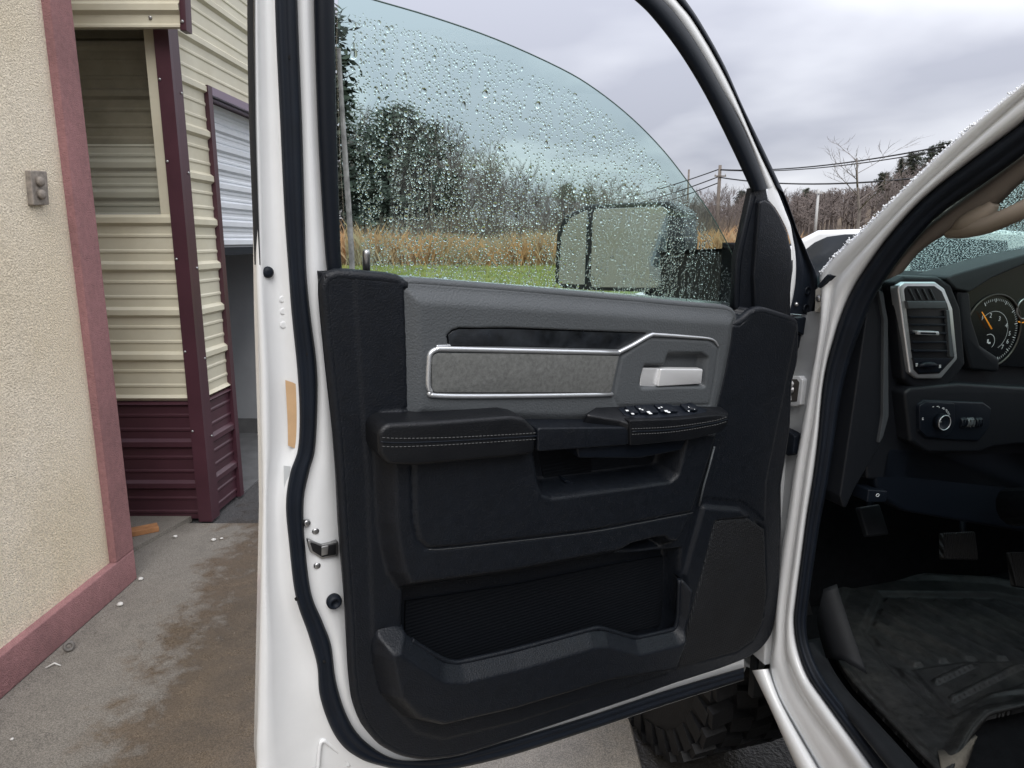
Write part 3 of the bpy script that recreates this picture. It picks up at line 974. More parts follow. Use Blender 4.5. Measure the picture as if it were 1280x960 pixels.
def ground_at(x, Y):
    """ground point seen in column x at distance Y"""
    d = ray(x, 300)
    X = d.x / d.y * Y
    return Vector((X, Y, ground_h(X, Y) - 0.05))

def put(proto, used, x, Y, top, hproto, label, cat, group, rnd, squash=1.0):
    p = ground_at(x, Y)
    H = 1.6 + (300 - top) / FPX * Y * 1.02 - p.z
    s = H / hproto
    if proto in used:
        o = copy_tree(proto, p, rnd.random() * 6.28, (s * squash, s * squash, s))
    else:
        o = proto; used.add(proto); o.location = p; o.rotation_euler = (0, 0, rnd.random() * 6.28); o.scale = (s * squash, s * squash, s)
    tag(o, label, cat, group)
    return o

rb = random.Random(11)
used = set()
bares = [make_bare(100 + k, 12.0, 1.0 if k % 2 else 0.75, M_bark if k != 3 else M_bark2) for k in range(6)]
ever = [make_evergreen(31, 12.0, 3.6, M_needle), make_evergreen(32, 12.0, 3.2, M_needle2)]
coni = [make_evergreen(41, 12.0, 2.6, M_needle, name='conifer_tree', shape='cone', nleaf=5000, base=0.08)]
# evergreens that stand out behind the window
put(coni[0], used, 416, 50, 40, 12, 'tall dark conifer beside the left edge of the window glass', 'tree', None, rb, 1.15)
put(ever[0], used, 492, 58, 150, 12, 'big round dark evergreen, tallest clump seen through the wet window', 'tree', None, rb, 1.1)
put(ever[1], used, 536, 61, 166, 12, 'dark evergreen adjoining the tallest clump on its right', 'tree', None, rb, 0.85)
put(ever[0], used, 455, 62, 205, 12, 'lower evergreen between the tall conifer and the round clump', 'tree', None, rb, 0.9)
# bare trees along the far edge of the field
gb = 'bare trees of the wood beyond the field'
lab = 'slender bare winter tree in the row beyond the orange weeds'
xs = []
x = 430
while x < 985:
    xs.append(x); x += rb.uniform(4.5, 9)
for i, x in enumerate(xs):
    top = 195 + 55 * max(0, min(1, (x - 545) / 150)) + 8 * max(0, min(1, (x - 800) / 80)) + rb.uniform(-16, 16) - (12 if x < 470 else 0)
    Y = rb.uniform(56, 78)
    put(bares[i % 6], used, x, Y, top, 12, lab, 'tree', gb, rb, rb.uniform(0.7, 1.0))
# second, deeper row fills the gaps
gb2 = 'bare trees deeper in the wood'
for i in range(80):
    x = 430 + i * 7.0 + rb.uniform(-5, 5)
    top = 215 + 42 * max(0, min(1, (x - 545) / 150)) + rb.uniform(-12, 12)
    put(bares[(i * 5 + 2) % 6], used, x, rb.uniform(82, 110), top, 12, 'bare winter tree deeper in the wood behind the front row', 'tree', gb2, rb, rb.uniform(0.75, 1.05))
for k, (x, Y, top) in enumerate(((706, 76, 236), (733, 80, 240), (925, 120, 243), (1003, 130, 240))):
    put(ever[k % 2], used, x, Y, top, 12, ('dark evergreen just left of the side mirror', 'dark evergreen above the top corner of the side mirror', 'small far evergreen low behind the utility poles', 'far evergreen above the gable of the small house')[k], 'tree', None, rb, 0.8)
# the tall bare tree in the lot at right and the conifers on the ridge
bt = make_bare(77, 8.0, 0.9, M_bark, kids=(9, 5, 5), bare=0.30, rmin=0.009)
p = ground_at(1074, 34); bt.location = p; bt.scale = (1.15, 1.15, (1.6 + (300 - 196) / FPX * 34 - p.z) / 8.0)
tag(bt, 'leafless small tree with open branches behind the white pickup', 'tree')
gr = 'pines on the ridge behind the power lines'
for k, (x, Y, top) in enumerate(((1098, 118, 222), (1116, 122, 206), (1134, 120, 199), (1152, 124, 192), (1170, 120, 188), (1188, 126, 184), (1206, 124, 180), (1230, 128, 176))):
    put(coni[0] if k % 2 else ever[1], used, x, Y, top, 12, 'ridge pine in the evergreen row right of the leafless tree', 'tree', gr, rb, 1.0)
# wooded slopes that read as one mass
def wood_mass(name, label, spots, seed, hmin, hmax, dens=24, topf=None):
    rnd = random.Random(seed)
    m = MB()
    for (x, y) in spots:
        z = ground_h(x, y) - 0.1
        H = rnd.uniform(hmin, hmax)
        if topf:
            H = min(H, max(3.0, 1.6 + (300 - topf(640 + FPX * x / y) - rnd.uniform(-4, 14)) / FPX * y - z))
        m.tube([Vector((x, y, z)), Vector((x + rnd.gauss(0, .15), y, z + H * 0.6)), Vector((x + rnd.gauss(0, .3), y, z + H))], [0.14, 0.09, 0.02], 3, caps=False, smooth=False)
        for k in range(dens):
            h = rnd.uniform(0.25, 0.97); a = rnd.random() * 6.283
            L = H * 0.30 * (1.15 - h) * rnd.uniform(0.6, 1.4)
            b0 = Vector((x, y, z + H * h)); e = b0 + Vector((math.cos(a) * L, math.sin(a) * L, L * rnd.uniform(0.4, 1.1)))
            m.tube([b0, e], [0.05, 0.015], 3, caps=False, smooth=False)
            for q in range(3):
                b1 = b0.lerp(e, rnd.uniform(0.3, 1)); e1 = b1 + Vector((rnd.gauss(0, 1), rnd.gauss(0, 1), abs(rnd.gauss(0.5, 0.6)))).normalized() * L * 0.5
                m.tube([b1, e1], [0.03, 0.012], 3, caps=False, smooth=False)
    ob = m.build(name, M_twig, origin=(0, 0, 0))
    tag(ob, label, 'wood', None, 'stuff')
rw = random.Random(5)
spots = []
for i in range(760):
    az = rw.uniform(0.20, 0.66); d = 80 + 110 * rw.random() ** 1.3
    spots.append((math.sin(az) * d, math.cos(az) * d))
wood_mass('distant_wood', 'brown leafless wood covering the far slope at right', spots, 6, 8, 12, dens=22, topf=lambda px: float(np.interp(px, [850, 950, 1000, 1060, 1100, 1180, 1280], [258, 254, 243, 240, 224, 190, 172])))
spots = []
for i in range(150):
    az = math.pi + rw.uniform(-0.75, 0.75); d = rw.uniform(34, 70)
    spots.append((math.sin(az) * d, math.cos(az) * d))
wood_mass('distant_wood', 'leafless wood behind the photographer, seen only in the side mirror', spots, 8, 8, 12, dens=16)

# tall dead weeds along the field edge, and mown grass
def blades(name, n, region, hgt, width, m, label, seed, cat='grass', lean=0.16):
    rnd = random.Random(seed)
    vs, fs = [], []
    for k in range(n):
        x, y, sc_ = region(rnd)
        z = ground_h(x, y) - 0.04
        h = rnd.uniform(*hgt) * sc_; a = rnd.random() * 3.1416; w = rnd.uniform(*width)
        lx, ly = rnd.gauss(0, lean) * h, rnd.gauss(0, lean) * h
        b = len(vs)
        vs += [(x - math.cos(a) * w, y - math.sin(a) * w, z), (x + math.cos(a) * w, y + math.sin(a) * w, z), (x + lx * .5 + math.cos(a) * w * .7, y + ly * .5, z + h * .6), (x + lx, y + ly, z + h)]
        fs += [(b, b + 1, b + 2), (b, b + 2, b + 3)]
    ob = link(name, mesh(name, vs, fs), m, origin=(0, 0, 0))
    tag(ob, label, cat, None, 'stuff')
def weed_mat(name, lo, hi, sc_):
    m = mat(name, lo, 0.9)
    N, L = m.node_tree.nodes, m.node_tree.links
    g = N.new('ShaderNodeNewGeometry'); n = N.new('ShaderNodeTexNoise'); n.inputs['Scale'].default_value = sc_; n.inputs['Detail'].default_value = 3
    L.new(g.outputs['Position'], n.inputs['Vector'])
    r = N.new('ShaderNodeValToRGB'); r.color_ramp.elements[0].position = 0.42; r.color_ramp.elements[1].position = 0.62
    r.color_ramp.elements[0].color = (*lo, 1); r.color_ramp.elements[1].color = (*hi, 1)
    L.new(n.outputs['Fac'], r.inputs[0]); L.new(r.outputs[0], N['Principled BSDF'].inputs['Base Color'])
    return m
M_weed = weed_mat('dead_weed_stems', (0.33, 0.26, 0.165), (0.40, 0.22, 0.10), 0.35)
M_grass = weed_mat('mown_grass', (0.17, 0.185, 0.05), (0.28, 0.265, 0.09), 1.4)
def weed_region(rnd):
    y = rnd.uniform(35.5, 44); x = rnd.uniform(-12, 16)
    s = 0.85 + 0.35 * mnoise.noise(Vector((x * 0.35, y * 0.35, 0)))
    return x, y, s
blades('tall_weeds', 15000, weed_region, (0.9, 2.1), (0.012, 0.032), M_weed, 'tall orange and tan dead weeds along the far edge of the field', 3, lean=0.30)
def brush_region(rnd):
    y = rnd.uniform(45, 60); x = rnd.uniform(-0.30 * y, 0.34 * y)
    return x, y, 0.6 + 0.7 * abs(mnoise.noise(Vector((x * 0.12, y * 0.2, 4.0))))
M_brush = weed_mat('grey_brown_brush', (0.095, 0.078, 0.066), (0.15, 0.115, 0.085), 0.3)
blades('undergrowth', 9000, brush_region, (2.0, 4.2), (0.015, 0.05), M_brush, 'grey brown undergrowth at the foot of the bare trees', 12, 'brush')
def grass_region(rnd):
    y = rnd.uniform(22, 36.5); return rnd.uniform(-0.33 * y - 1, 0.30 * y), y, 1.0
blades('mown_grass', 20000, grass_region, (0.06, 0.16), (0.01, 0.025), M_grass, 'bright green mown grass in front of the dead weeds', 4)

# utility poles and lines
M_pole = mat('weathered_pole_wood', (0.16, 0.135, 0.115), 0.9, var=(4, 0.25))
M_pole2 = mat('pale_concrete_pole', (0.42, 0.42, 0.41), 0.8)
M_wire = mat('black_cable', (0.02, 0.02, 0.022), 0.6)
def upole(x, Y, top, r, m, label, arms=()):
    b = ground_at(x, Y); zt = 1.6 + (300 - top) / FPX * Y
    root = empty('utility_pole', b, label, 'utility pole')
    q = MB(); q.tube([b - Vector((0, 0, 0.3)), Vector((b.x, b.y, zt))], [r * 1.2, r * 0.85], 10); q.build('pole_shaft', m, root)
    for (dz, half) in arms:
        q = MB(); q.obox(Vector((b.x, b.y - r - 0.05, zt - dz)), Vector((half, 0.15 * half, 0)), Vector((0, 0.05, 0)), Vector((0, 0, 0.05))); q.build('crossarm', m, root)
        for sx in (-0.85, 0.85):
            q = MB(); q.lathe(Vector((b.x + sx * half, b.y - r - 0.05, zt - dz + 0.05)), Vector((0, 0, 1)), [(0.03, 0), (0.05, 0.05), (0.03, 0.09), (0.045, 0.13), (0.02, 0.16)], 8); q.build('insulator', M_pole2, root)
    return Vector((b.x, b.y, zt))
t1 = upole(895, 62, 212, 0.16, M_pole, 'weathered wooden utility pole standing just outside the window glass edge', arms=((0.9, 0.5),))
t2 = upole(857, 88, 217, 0.13, M_pole, 'farther wooden utility pole seen through the wet window glass')
t3 = upole(1018, 70, 240, 0.13, M_pole2, 'pale slim pole rising behind the white pickup', arms=((0.35, 0.4),))
t4 = upole(1560, 26, 92, 0.15, M_pole, 'near utility pole beyond the right edge carrying the power lines')
def wire(a, b, sag, r, label, n=24):
    pts = []
    for k in range(n + 1):
        t = k / n
        p = a.lerp(b, t); p.z -= sag * 4 * t * (1 - t); pts.append(p)
    q = MB(); q.tube(pts, r, 5, caps=False)
    ob = q.build('power_line', M_wire); tag(ob, label, 'cable')
q1 = at(1226, 147, 38); q2 = at(1160, 199, 38)
dirA = (q1 - t1)
wire(t1 + Vector((0, 0, -0.35)), t4 + Vector((0, 0, 0.0)), 1.15, 0.045, 'upper of the paired power lines rising to the right over the ridge')
wire(t1 + Vector((0, 0, -0.40)), t4 + Vector((0, 0, -0.28)), 1.15, 0.035, 'thin power line hung just under the upper one')
wire(t1 + Vector((0.1, 0, -1.0)), t4 + Vector((0, 0, -1.9)), 1.25, 0.055, 'thick lower power line crossing in front of the pines')
far = at(700, 262, 140)
wire(t1 + Vector((0, 0, -0.3)), far + Vector((0, 0, 1.5)), 1.2, 0.05, 'highest power line falling away left of the wooden pole')
wire(t1 + Vector((0, 0, -0.9)), far + Vector((0, 0, 0.2)), 1.4, 0.05, 'middle power line falling away left of the wooden pole')
wire(t1 + Vector((0, 0, -1.4)), far + Vector((0, 0, -1.2)), 1.4, 0.05, 'lowest power line falling away left of the wooden pole')

# small house whose gable shows above the white pickup
hp = ground_at(1000, 84); hz = 1.6 + (300 - 289) / FPX * 84
house = empty('house', hp, 'small far house with tan shingled gable roof', 'house')
M_hwall = mat('house_wall', (0.36, 0.20, 0.15), 0.8); M_hroof = mat('tan_shingles', (0.27, 0.19, 0.15), 0.9, var=(2, 0.2))
q = MB(); q.box((hp.x - 3.0, hp.y, hp.z - 0.2), (hp.x + 1.6, hp.y + 6, hz - 0.75)); q.build('wall', M_hwall, house)
q = MB(); hz0 = hz - 0.8
q.add([(hp.x - 3.3, hp.y - .3, hz0), (hp.x + 1.9, hp.y - .3, hz0), (hp.x + 1.9, hp.y + 6.3, hz0), (hp.x - 3.3, hp.y + 6.3, hz0), (hp.x - 2.6, hp.y + 3, hz + 0.45), (hp.x + 1.2, hp.y + 3, hz + 0.45)],
      [(0, 1, 5, 4), (2, 3, 4, 5), (1, 2, 5), (3, 0, 4), (3, 2, 1, 0)])
q.build('roof', M_hroof, house)
q = MB(); q.box((hp.x - 0.4, hp.y - 0.03, hz - 2.2), (hp.x + 0.5, hp.y + 0.05, hz - 1.1)); q.build('window', M_smooth, house)

# white pickup parked ahead
def neighbour_truck():
    c = at(1040, 300, 6.3); ox, oy = c.x, c.y
    root = empty('parked_pickup', (ox, oy, 0), 'white pickup truck parked ahead, its cab roof showing past the pillar', 'pickup truck')
    ax = Vector((1.0, -0.44, 0)).normalized()          # it points right and away
    T = Plane((ox, oy, 0), ax, (0, 0, 1))             # N towards the camera
    Wd = 1.75
    ztop = 1.6 + (300 - 284) / FPX * 6.3
    k = ztop / 1.72
    def prism(name, outline, m, w0, w1, bevel=0.03, parent=root):
        return slab(name, T, [(u * 1.0, v * k) for u, v in outline], w0, w1, m, parent, bevel=bevel, segs=4)
    # u grows towards its rear: hood left, cab, bed right
    body = prism('body', [(-2.0, 0.42), (-2.05, 0.75), (-1.95, 1.02), (-0.95, 1.08), (3.1, 1.08), (3.12, 0.55), (2.75, 0.45), (2.72, 0.60), (2.5, 0.82), (2.1, 0.82), (1.9, 0.60), (1.85, 0.42), (-0.75, 0.42), (-0.8, 0.62), (-1.0, 0.82), (-1.4, 0.82), (-1.6, 0.60), (-1.62, 0.42)], M_white, -Wd, 0.0)
    cab = prism('cab', [(-0.95, 1.07), (-0.28, 1.60), (-0.12, 1.69), (0.9, 1.72), (1.55, 1.66), (1.72, 1.07)], M_white, -Wd + 0.12, -0.10, bevel=0.045)
    M_dwin = mat('dark_car_glass', (0.03, 0.035, 0.042), 0.08, spec=0.6)
    prism('side_window', [(-0.66, 1.11), (-0.28, 1.46), (-0.14, 1.585), (-0.04, 1.635), (0.10, 1.655), (0.55, 1.662), (0.55, 1.11)], M_dwin, -0.20, -0.092, bevel=0.006)
    prism('side_window', [(0.63, 1.11), (0.63, 1.64), (1.30, 1.60), (1.44, 1.11)], M_dwin, -0.20, -0.092, bevel=0.006)
    ws = MB()
    a0, a1 = T.pt(-0.90, 1.10 * k, -0.20), T.pt(-0.90, 1.10 * k, -Wd + 0.22)
    b0, b1 = T.pt(-0.30, 1.59 * k, -0.24), T.pt(-0.30, 1.59 * k, -Wd + 0.26)
    o = (T.U * -0.012 + Vector((0, 0, 0.012)))
    ws.add([a0 + o, a1 + o, b1 + o, b0 + o, a0 - o, a1 - o, b1 - o, b0 - o], [(0, 1, 2, 3), (7, 6, 5, 4), (0, 4, 5, 1), (1, 5, 6, 2), (2, 6, 7, 3), (3, 7, 4, 0)]); ws.build('windshield', M_dwin, root)
    for (u, w) in ((-1.2, -0.12), (2.3, -0.12), (-1.2, -Wd + 0.12), (2.3, -Wd + 0.12)):
        sgn = 1 if w > -0.5 else -1
        wh = MB(); cc = T.pt(u, 0.38, w)
        wh.lathe(cc - T.N * 0.11 * sgn, T.N * sgn, [(0.22, 0), (0.35, 0.0), (0.38, 0.03), (0.38, 0.19), (0.35, 0.22), (0.22, 0.21)], 24)
        t_ = wh.build('wheel', M_rubber, root)
        rim = MB(); rim.lathe(cc + T.N * 0.06 * sgn, T.N * sgn, [(0.21, 0), (0.22, 0.03), (0.17, 0.035), (0.05, 0.02), (0.03, 0.05)], 20); rim.build('rim', M_steel, t_)
    hl = MB(); hl.box8([T.pt(-2.07, .78, -.05), T.pt(-1.9, .78, -.02), T.pt(-1.9, .78, -.3), T.pt(-2.07, .78, -.3), T.pt(-2.05, .95, -.05), T.pt(-1.9, .95, -.02), T.pt(-1.9, .95, -.3), T.pt(-2.05, .95, -.3)])
    hl.build('headlight', M_chrome, root)
neighbour_truck()
# ------------------------------------------------------------------ the white truck: frames
ALPHA = R(-17)
TF = Vector((math.sin(ALPHA), math.cos(ALPHA), 0))       # truck forward
TR = Vector((math.cos(ALPHA), -math.sin(ALPHA), 0))      # truck right
HINGE = at(960, 600, 1.50)
dU = ray(2100, 470).normalized()                          # latch -> hinge along the open door
nH = Vector((dU.y, -dU.x, 0)).normalized()
D = Plane(HINGE, dU, Vector((0, 0, 1)) + nH * 0.09)       # N towards the cabin side of the door
truck = empty('pickup_truck', (HINGE.x + 0.6, HINGE.y + 0.2, 0), 'white lifted pickup truck with its driver door swung wide open', 'pickup truck')

# outlines of the door's edge, from outer lip to trim, top of latch side round to the hinge corner
c0 = [(317, -180), (317, 0), (318, 160), (320, 265), (320, 336), (322, 391), (325, 461), (326, 515), (327, 561), (328, 592), (328, 631), (327, 680), (326, 735), (325, 780), (324, 820), (323, 860), (322, 900), (321, 945), (328, 1010), (400, 1040), (528, 972), (620, 949), (726, 915.5), (830, 880.5), (930, 848)]
c1 = [(341, -180), (343, 0), (350, 160), (355, 265), (360, 336), (364, 391), (371, 461), (374, 515), (372, 561), (362, 592), (357, 631), (361, 680), (369, 745), (385, 793), (396, 832), (399, 868), (410, 903), (424, 928), (442, 944), (470, 956), (530, 966), (620, 950), (726, 917), (830, 882), (930, 850)]
c2 = [(368, -180), (372, 0), (378, 160), (381, 265), (383, 336), (388, 391), (396, 455), (397, 505), (394, 561), (387, 589), (380, 625), (381, 675), (389, 740), (403, 776), (414, 806), (420, 850), (432, 890), (450, 920), (482, 944), (515, 951), (570, 945), (620, 930), (726, 898), (832, 863), (930, 834)]
c3 = [(390, -180), (395, 0), (400, 160), (406, 265), (412, 336), (410, 391), (416, 461), (422, 520), (426, 565), (429, 600), (431, 640), (434, 691), (440, 740), (442, 790), (444, 820), (448, 850), (458, 885), (478, 910), (505, 930), (532, 936), (580, 930), (620, 915), (726, 884), (832, 848), (930, 815)]
ext = lambda c, f: lerp_curves(c0, c1, f)
door = loft('door', D, [(c0, -0.060), (c0, -0.006), (ext(c1, 0.05), 0.000), (ext(c1, 0.16), 0.003), (ext(c1, 0.24), -0.001), (ext(c1, 0.5), -0.007), (ext(c1, 0.8), -0.003), (ext(c1, 0.93), 0.004), (c1, 0.006),
                        (c2, 0.006), (lerp_curves(c2, c3, 0.25), 0.014), (lerp_curves(c2, c3, 0.6), 0.012), (c3, 0.002)], M_white, truck, k=5)
# rubber weatherstrip
rows = []
for t, w in ((0, 0.002), (0.04, 0.012), (0.14, 0.020), (0.3, 0.022), (0.42, 0.019), (0.52, 0.022), (0.75, 0.026), (0.9, 0.021), (0.98, 0.013), (1, 0.002)):
    rows.append((lerp_curves(c1, c2, t), w))
loft('weatherstrip', D, rows, M_rubber, door, k=6)
q = MB()
for (x, y) in ((362, 72), (369, 176), (373, 270), (377, 357), (384, 442), (388, 525), (377, 598), (370, 748), (405, 826)):
    q.lathe(D.px(x, y, 0.0200), D.N, [(0.0024, 0.0), (0.0024, 0.0035)], 8)
stuff(q.build('vent_holes', mat('hole_shade_black', (0.002, 0.002, 0.003), 0.9), door))  # black pegs stand in for the shade inside the holes
# the outer sheet of the door, on the far side
outer = [(317, -20), (322, 391), (327, 561), (328, 640), (323, 860), (321, 945), (328, 1010), (400, 1040), (528, 970), (620, 944), (726, 911), (930, 842), (942, 812), (957, 776), (963, 655), (963, 600), (974, 532), (976, 470), (983, 450), (984, 400), (920, 380), (700, 362), (500, 346), (400, 338), (380, 200), (362, -20)]
slab('outer_skin', D, [D.uv(x, y, -0.06) for x, y in outer], -0.085, -0.061, M_white, door, bevel=0.0)

# black outer run of the window frame at the latch edge, and the black inner frame
loft('outer_seal', D, [([(311, -180), (309, 0), (311, 142), (318, 331)], -0.02), ([(313, -180), (312, 0), (314, 142), (320.5, 331)], -0.006), ([(317.5, -180), (317, 0), (319, 150), (325.5, 331)], 0.004)], M_rubber, door)
loft('frame_trim', D, [([(389, -180), (392, 0), (397, 160), (405, 301), (409, 342)], 0.004), ([(391, -180), (394, 0), (399, 160), (407, 301), (411, 342)], 0.020), ([(402, -180), (406, 0), (409, 160), (416, 301), (420, 342)], 0.026),
                       ([(414, -180), (417, 0), (420, 160), (424.5, 301), (427, 342)], 0.020), ([(415, -180), (418, 0), (421, 160), (425.5, 301), (428, 342)], -0.03)], M_smooth, door)
# glass run channel, its reflected light put in as pale grey
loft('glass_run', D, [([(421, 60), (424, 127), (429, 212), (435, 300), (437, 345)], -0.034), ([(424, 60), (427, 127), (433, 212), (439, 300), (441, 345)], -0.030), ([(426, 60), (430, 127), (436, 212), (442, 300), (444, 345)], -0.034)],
     mat('run_channel_sheen', (0.30, 0.31, 0.30), 0.6, var=(60, 0.5)), door)

# hinge-side arc of the window frame: inner black, white, outer black, carried over the top
a0 = [(940, 240), (914, 184), (882, 120), (850, 67), (818, 25), (793, 0), (735, -48), (655, -92), (560, -124), (470, -138), (410, -140)]
a1 = [(960, 236), (932, 166), (903, 111), (876, 63), (849, 23), (829, 0), (768, -62), (680, -112), (570, -150), (460, -166), (398, -166)]
a2 = [(968, 231), (944, 180), (916, 114), (893, 70), (865, 24), (845, 0), (783, -74), (690, -128), (575, -168), (450, -186), (380, -186)]
a3 = [(980, 241), (957, 192), (929, 134), (906, 82), (880, 35), (857, 0), (795, -84), (698, -140), (580, -182), (440, -200), (340, -200)]
mid = lambda a, b, t: lerp_curves(a, b, t)
loft('frame_trim', D, [(a0, -0.02), (a0, 0.010), (mid(a0, a1, 0.08), 0.018), (mid(a0, a1, 0.5), 0.024), (mid(a0, a1, 0.92), 0.019), (a1, 0.008)], M_smooth, door)
loft('window_frame', D, [(a1, 0.004), (mid(a1, a2, 0.3), 0.007), (mid(a1, a2, 0.7), 0.006), (a2, 0.003), (a2, -0.03)], M_white, door)
loft('outer_seal', D, [(a2, -0.004), (mid(a2, a3, 0.3), 0.006), (mid(a2, a3, 0.8), 0.002), (a3, -0.012), (a3, -0.04)], M_rubber, door)
b1 = [(960, 236), (961, 249), (970, 261), (979, 277), (985, 291), (990, 312), (991, 335), (989, 352), (986, 392)]
b2 = [(968, 231), (975, 247), (982, 265), (988, 281), (991, 297), (994, 315), (995, 338), (993, 362), (986.6, 392)]
b3 = [(980, 241), (986, 256), (992, 273), (997, 288), (1004, 303), (1013, 324), (1020, 341), (1022, 365), (1016, 394)]
loft('window_frame', D, [(b1, 0.0045), (mid(b1, b2, 0.5), 0.0052), (b2, 0.003), (b2, -0.03)], M_white, door)
loft('outer_seal', D, [(b2, -0.006), (mid(b2, b3, 0.25), -0.002), (mid(b2, b3, 0.5), -0.010), (mid(b2, b3, 0.8), -0.012), (mid(b2, b3, 0.9), 0.000), (b3, -0.016), (b3, -0.05)], M_rubber, door)
q = MB()
for (x, y, r_) in ((1008, 363, 0.009), (1006, 385, 0.009)):
    q.lathe(D.px(x, y, -0.012), D.N, [(r_, 0), (r_, 0.004), (r_ * 0.75, 0.005), (r_ * 0.7, 0.001)], 12)
stuff(q.build('seal_dimples', M_smooth, door))
q = MB(); q.lathe(D.px(994, 380, -0.004), D.N, [(0.004, 0), (0.005, 0.004), (0.002, 0.007)], 10); q.build('clip', M_steel, door)
# hinge-side end of the door: pale metal with black blocks
slab('hinge_face', D, [D.uv(x, y, -0.03) for x, y in ((985, 392), (1012, 394), (1008, 404), (990, 432), (984, 440))], -0.055, -0.03, M_white, door, bevel=0.003)
slab('hinge_bumper', D, round_poly([D.uv(x, y, -0.012) for x, y in ((997, 398), (1017, 396), (1015, 412), (1004, 419), (996, 414))], 0.004), -0.05, -0.012, M_rubber, door, bevel=0.003)
slab('check_gaiter', D, [D.uv(x, y, -0.02) for x, y in ((985, 434), (1000, 418), (1015, 408), (1013, 415), (998, 436), (985, 457))], -0.05, -0.02, M_rubber, door, bevel=0.002)

# sail panel at the mirror corner
slab('sail_panel', D, [D.uv(x, y, 0.014) for x, y in ((940, 236), (958, 232), (961, 249), (970, 261), (979, 277), (985, 291), (990, 312), (991, 335), (989, 360), (989, 400), (983, 425), (950, 430), (918, 384), (921, 322))], 0.002, 0.014, M_black, door, bevel=0.004)
slab('sail_pad', D, round_poly([D.uv(x, y, 0.024) for x, y in ((950, 252), (957, 250), (965, 255), (975, 270), (984, 291), (989, 313), (989, 340), (985, 380), (981, 420), (951, 416), (945, 394), (943, 345))], 0.006), 0.010, 0.024, M_black, door, bevel=0.008, segs=5)
loft('glass_run', D, [([(939, 240), (930, 280), (921, 325), (917, 380)], -0.02), ([(942, 240), (933, 280), (924, 325), (920, 382)], 0.008), ([(945, 246), (936, 282), (927, 327), (924, 386)], 0.016)], M_rubber, door)

# ---- lower black trim panel: one moulding with pockets
tl = [(400, 340), (404, 391), (411, 461), (419, 532), (424, 603), (427, 660), (430, 700), (435, 762), (437, 818), (441, 861), (452, 892), (472, 916), (498, 930), (526, 935), (565, 931), (601, 920), (640, 908), (726, 880), (790, 859), (832, 844), (890, 826), (922, 814), (941, 803), (954, 785), (961, 740), (964, 655), (963, 603), (974, 532), (976, 472), (983, 450), (984, 400), (940, 386), (930, 384)]
tl += [(926, 390), (912, 404), (760, 394), (600, 384), (514, 378), (506, 366), (498, 348), (440, 343)]
TW = 0.034
trim_out = D.poly(tl, TW - 0.008)
def DP(pts, w): return D.poly(pts, w)
P_step = DP([(428, 330), (436, 460), (446, 600), (450, 700), (454, 800), (462, 850), (484, 892), (512, 921), (548, 930), (640, 908), (790, 860), (832, 846), (925, 812), (955, 760), (960, 600), (1000, 400), (900, 320)], 0.045)
P_bulge = DP([(473, 560), (475, 620), (477, 660), (482, 693), (489, 724), (503, 745), (560, 737), (640, 725), (762, 701), (850, 685), (866, 652), (884, 600), (906, 530), (700, 500), (480, 520)], 0.075)
P_panel = DP([(516, 560), (517, 620), (518, 650), (523, 675), (534, 686), (560, 685), (650, 675), (740, 664), (868, 640), (889, 585), (905, 530), (700, 500), (516, 520)], 0.082)
P_bottle = DP([(662, 540), (668, 575), (673, 606), (678, 618), (690, 622), (760, 613), (838, 602), (847, 594), (853, 572), (860, 540), (760, 520)], 0.08)
P_notch = DP([(756, 703), (770, 686), (784, 677), (815, 669), (828, 668), (833, 674), (836, 690)], 0.07)
P_bin = DP([(500, 760), (474, 792), (470, 832), (482, 884), (512, 914), (548, 922), (640, 900), (760, 863), (836, 850), (868, 832), (890, 770), (890, 725), (868, 690)], 0.085)
P_pocket = round_poly(DP([(503, 700), (504, 770), (506, 793), (555, 826), (576, 827), (640, 813), (735, 787), (755, 786), (793, 797), (843, 786), (847, 769), (849, 720), (851, 690), (760, 690), (640, 712)], 0.062), [0, 0, 0.02, 0.03, 0.03, 0, 0.02, 0.02, 0.012, 0.012, 0, 0, 0, 0, 0], 6)
P_well = DP([(503, 735), (500, 800), (522, 850), (562, 872), (640, 856), (740, 826), (800, 832), (843, 812), (849, 770), (850, 720), (851, 684), (760, 694), (640, 716)], 0.05)
P_spk = DP([(876, 630), (884, 626), (930, 630), (949, 645), (962, 660), (964, 770), (948, 806), (925, 821), (838, 848), (858, 770), (851, 722), (862, 680)], 0.058)
P_gr = DP([(892, 651), (900, 648), (936, 645), (958, 660), (961, 740), (955, 782), (944, 803), (923, 818), (846, 838), (864, 762)], 0.055)
pad = DP([(498, 352), (620, 361), (762, 373), (868, 383), (910, 386), (921, 392), (917, 425), (909, 468), (900, 506), (897, 530), (700, 535), (503, 530), (501, 440), (498, 362)], 0.050)
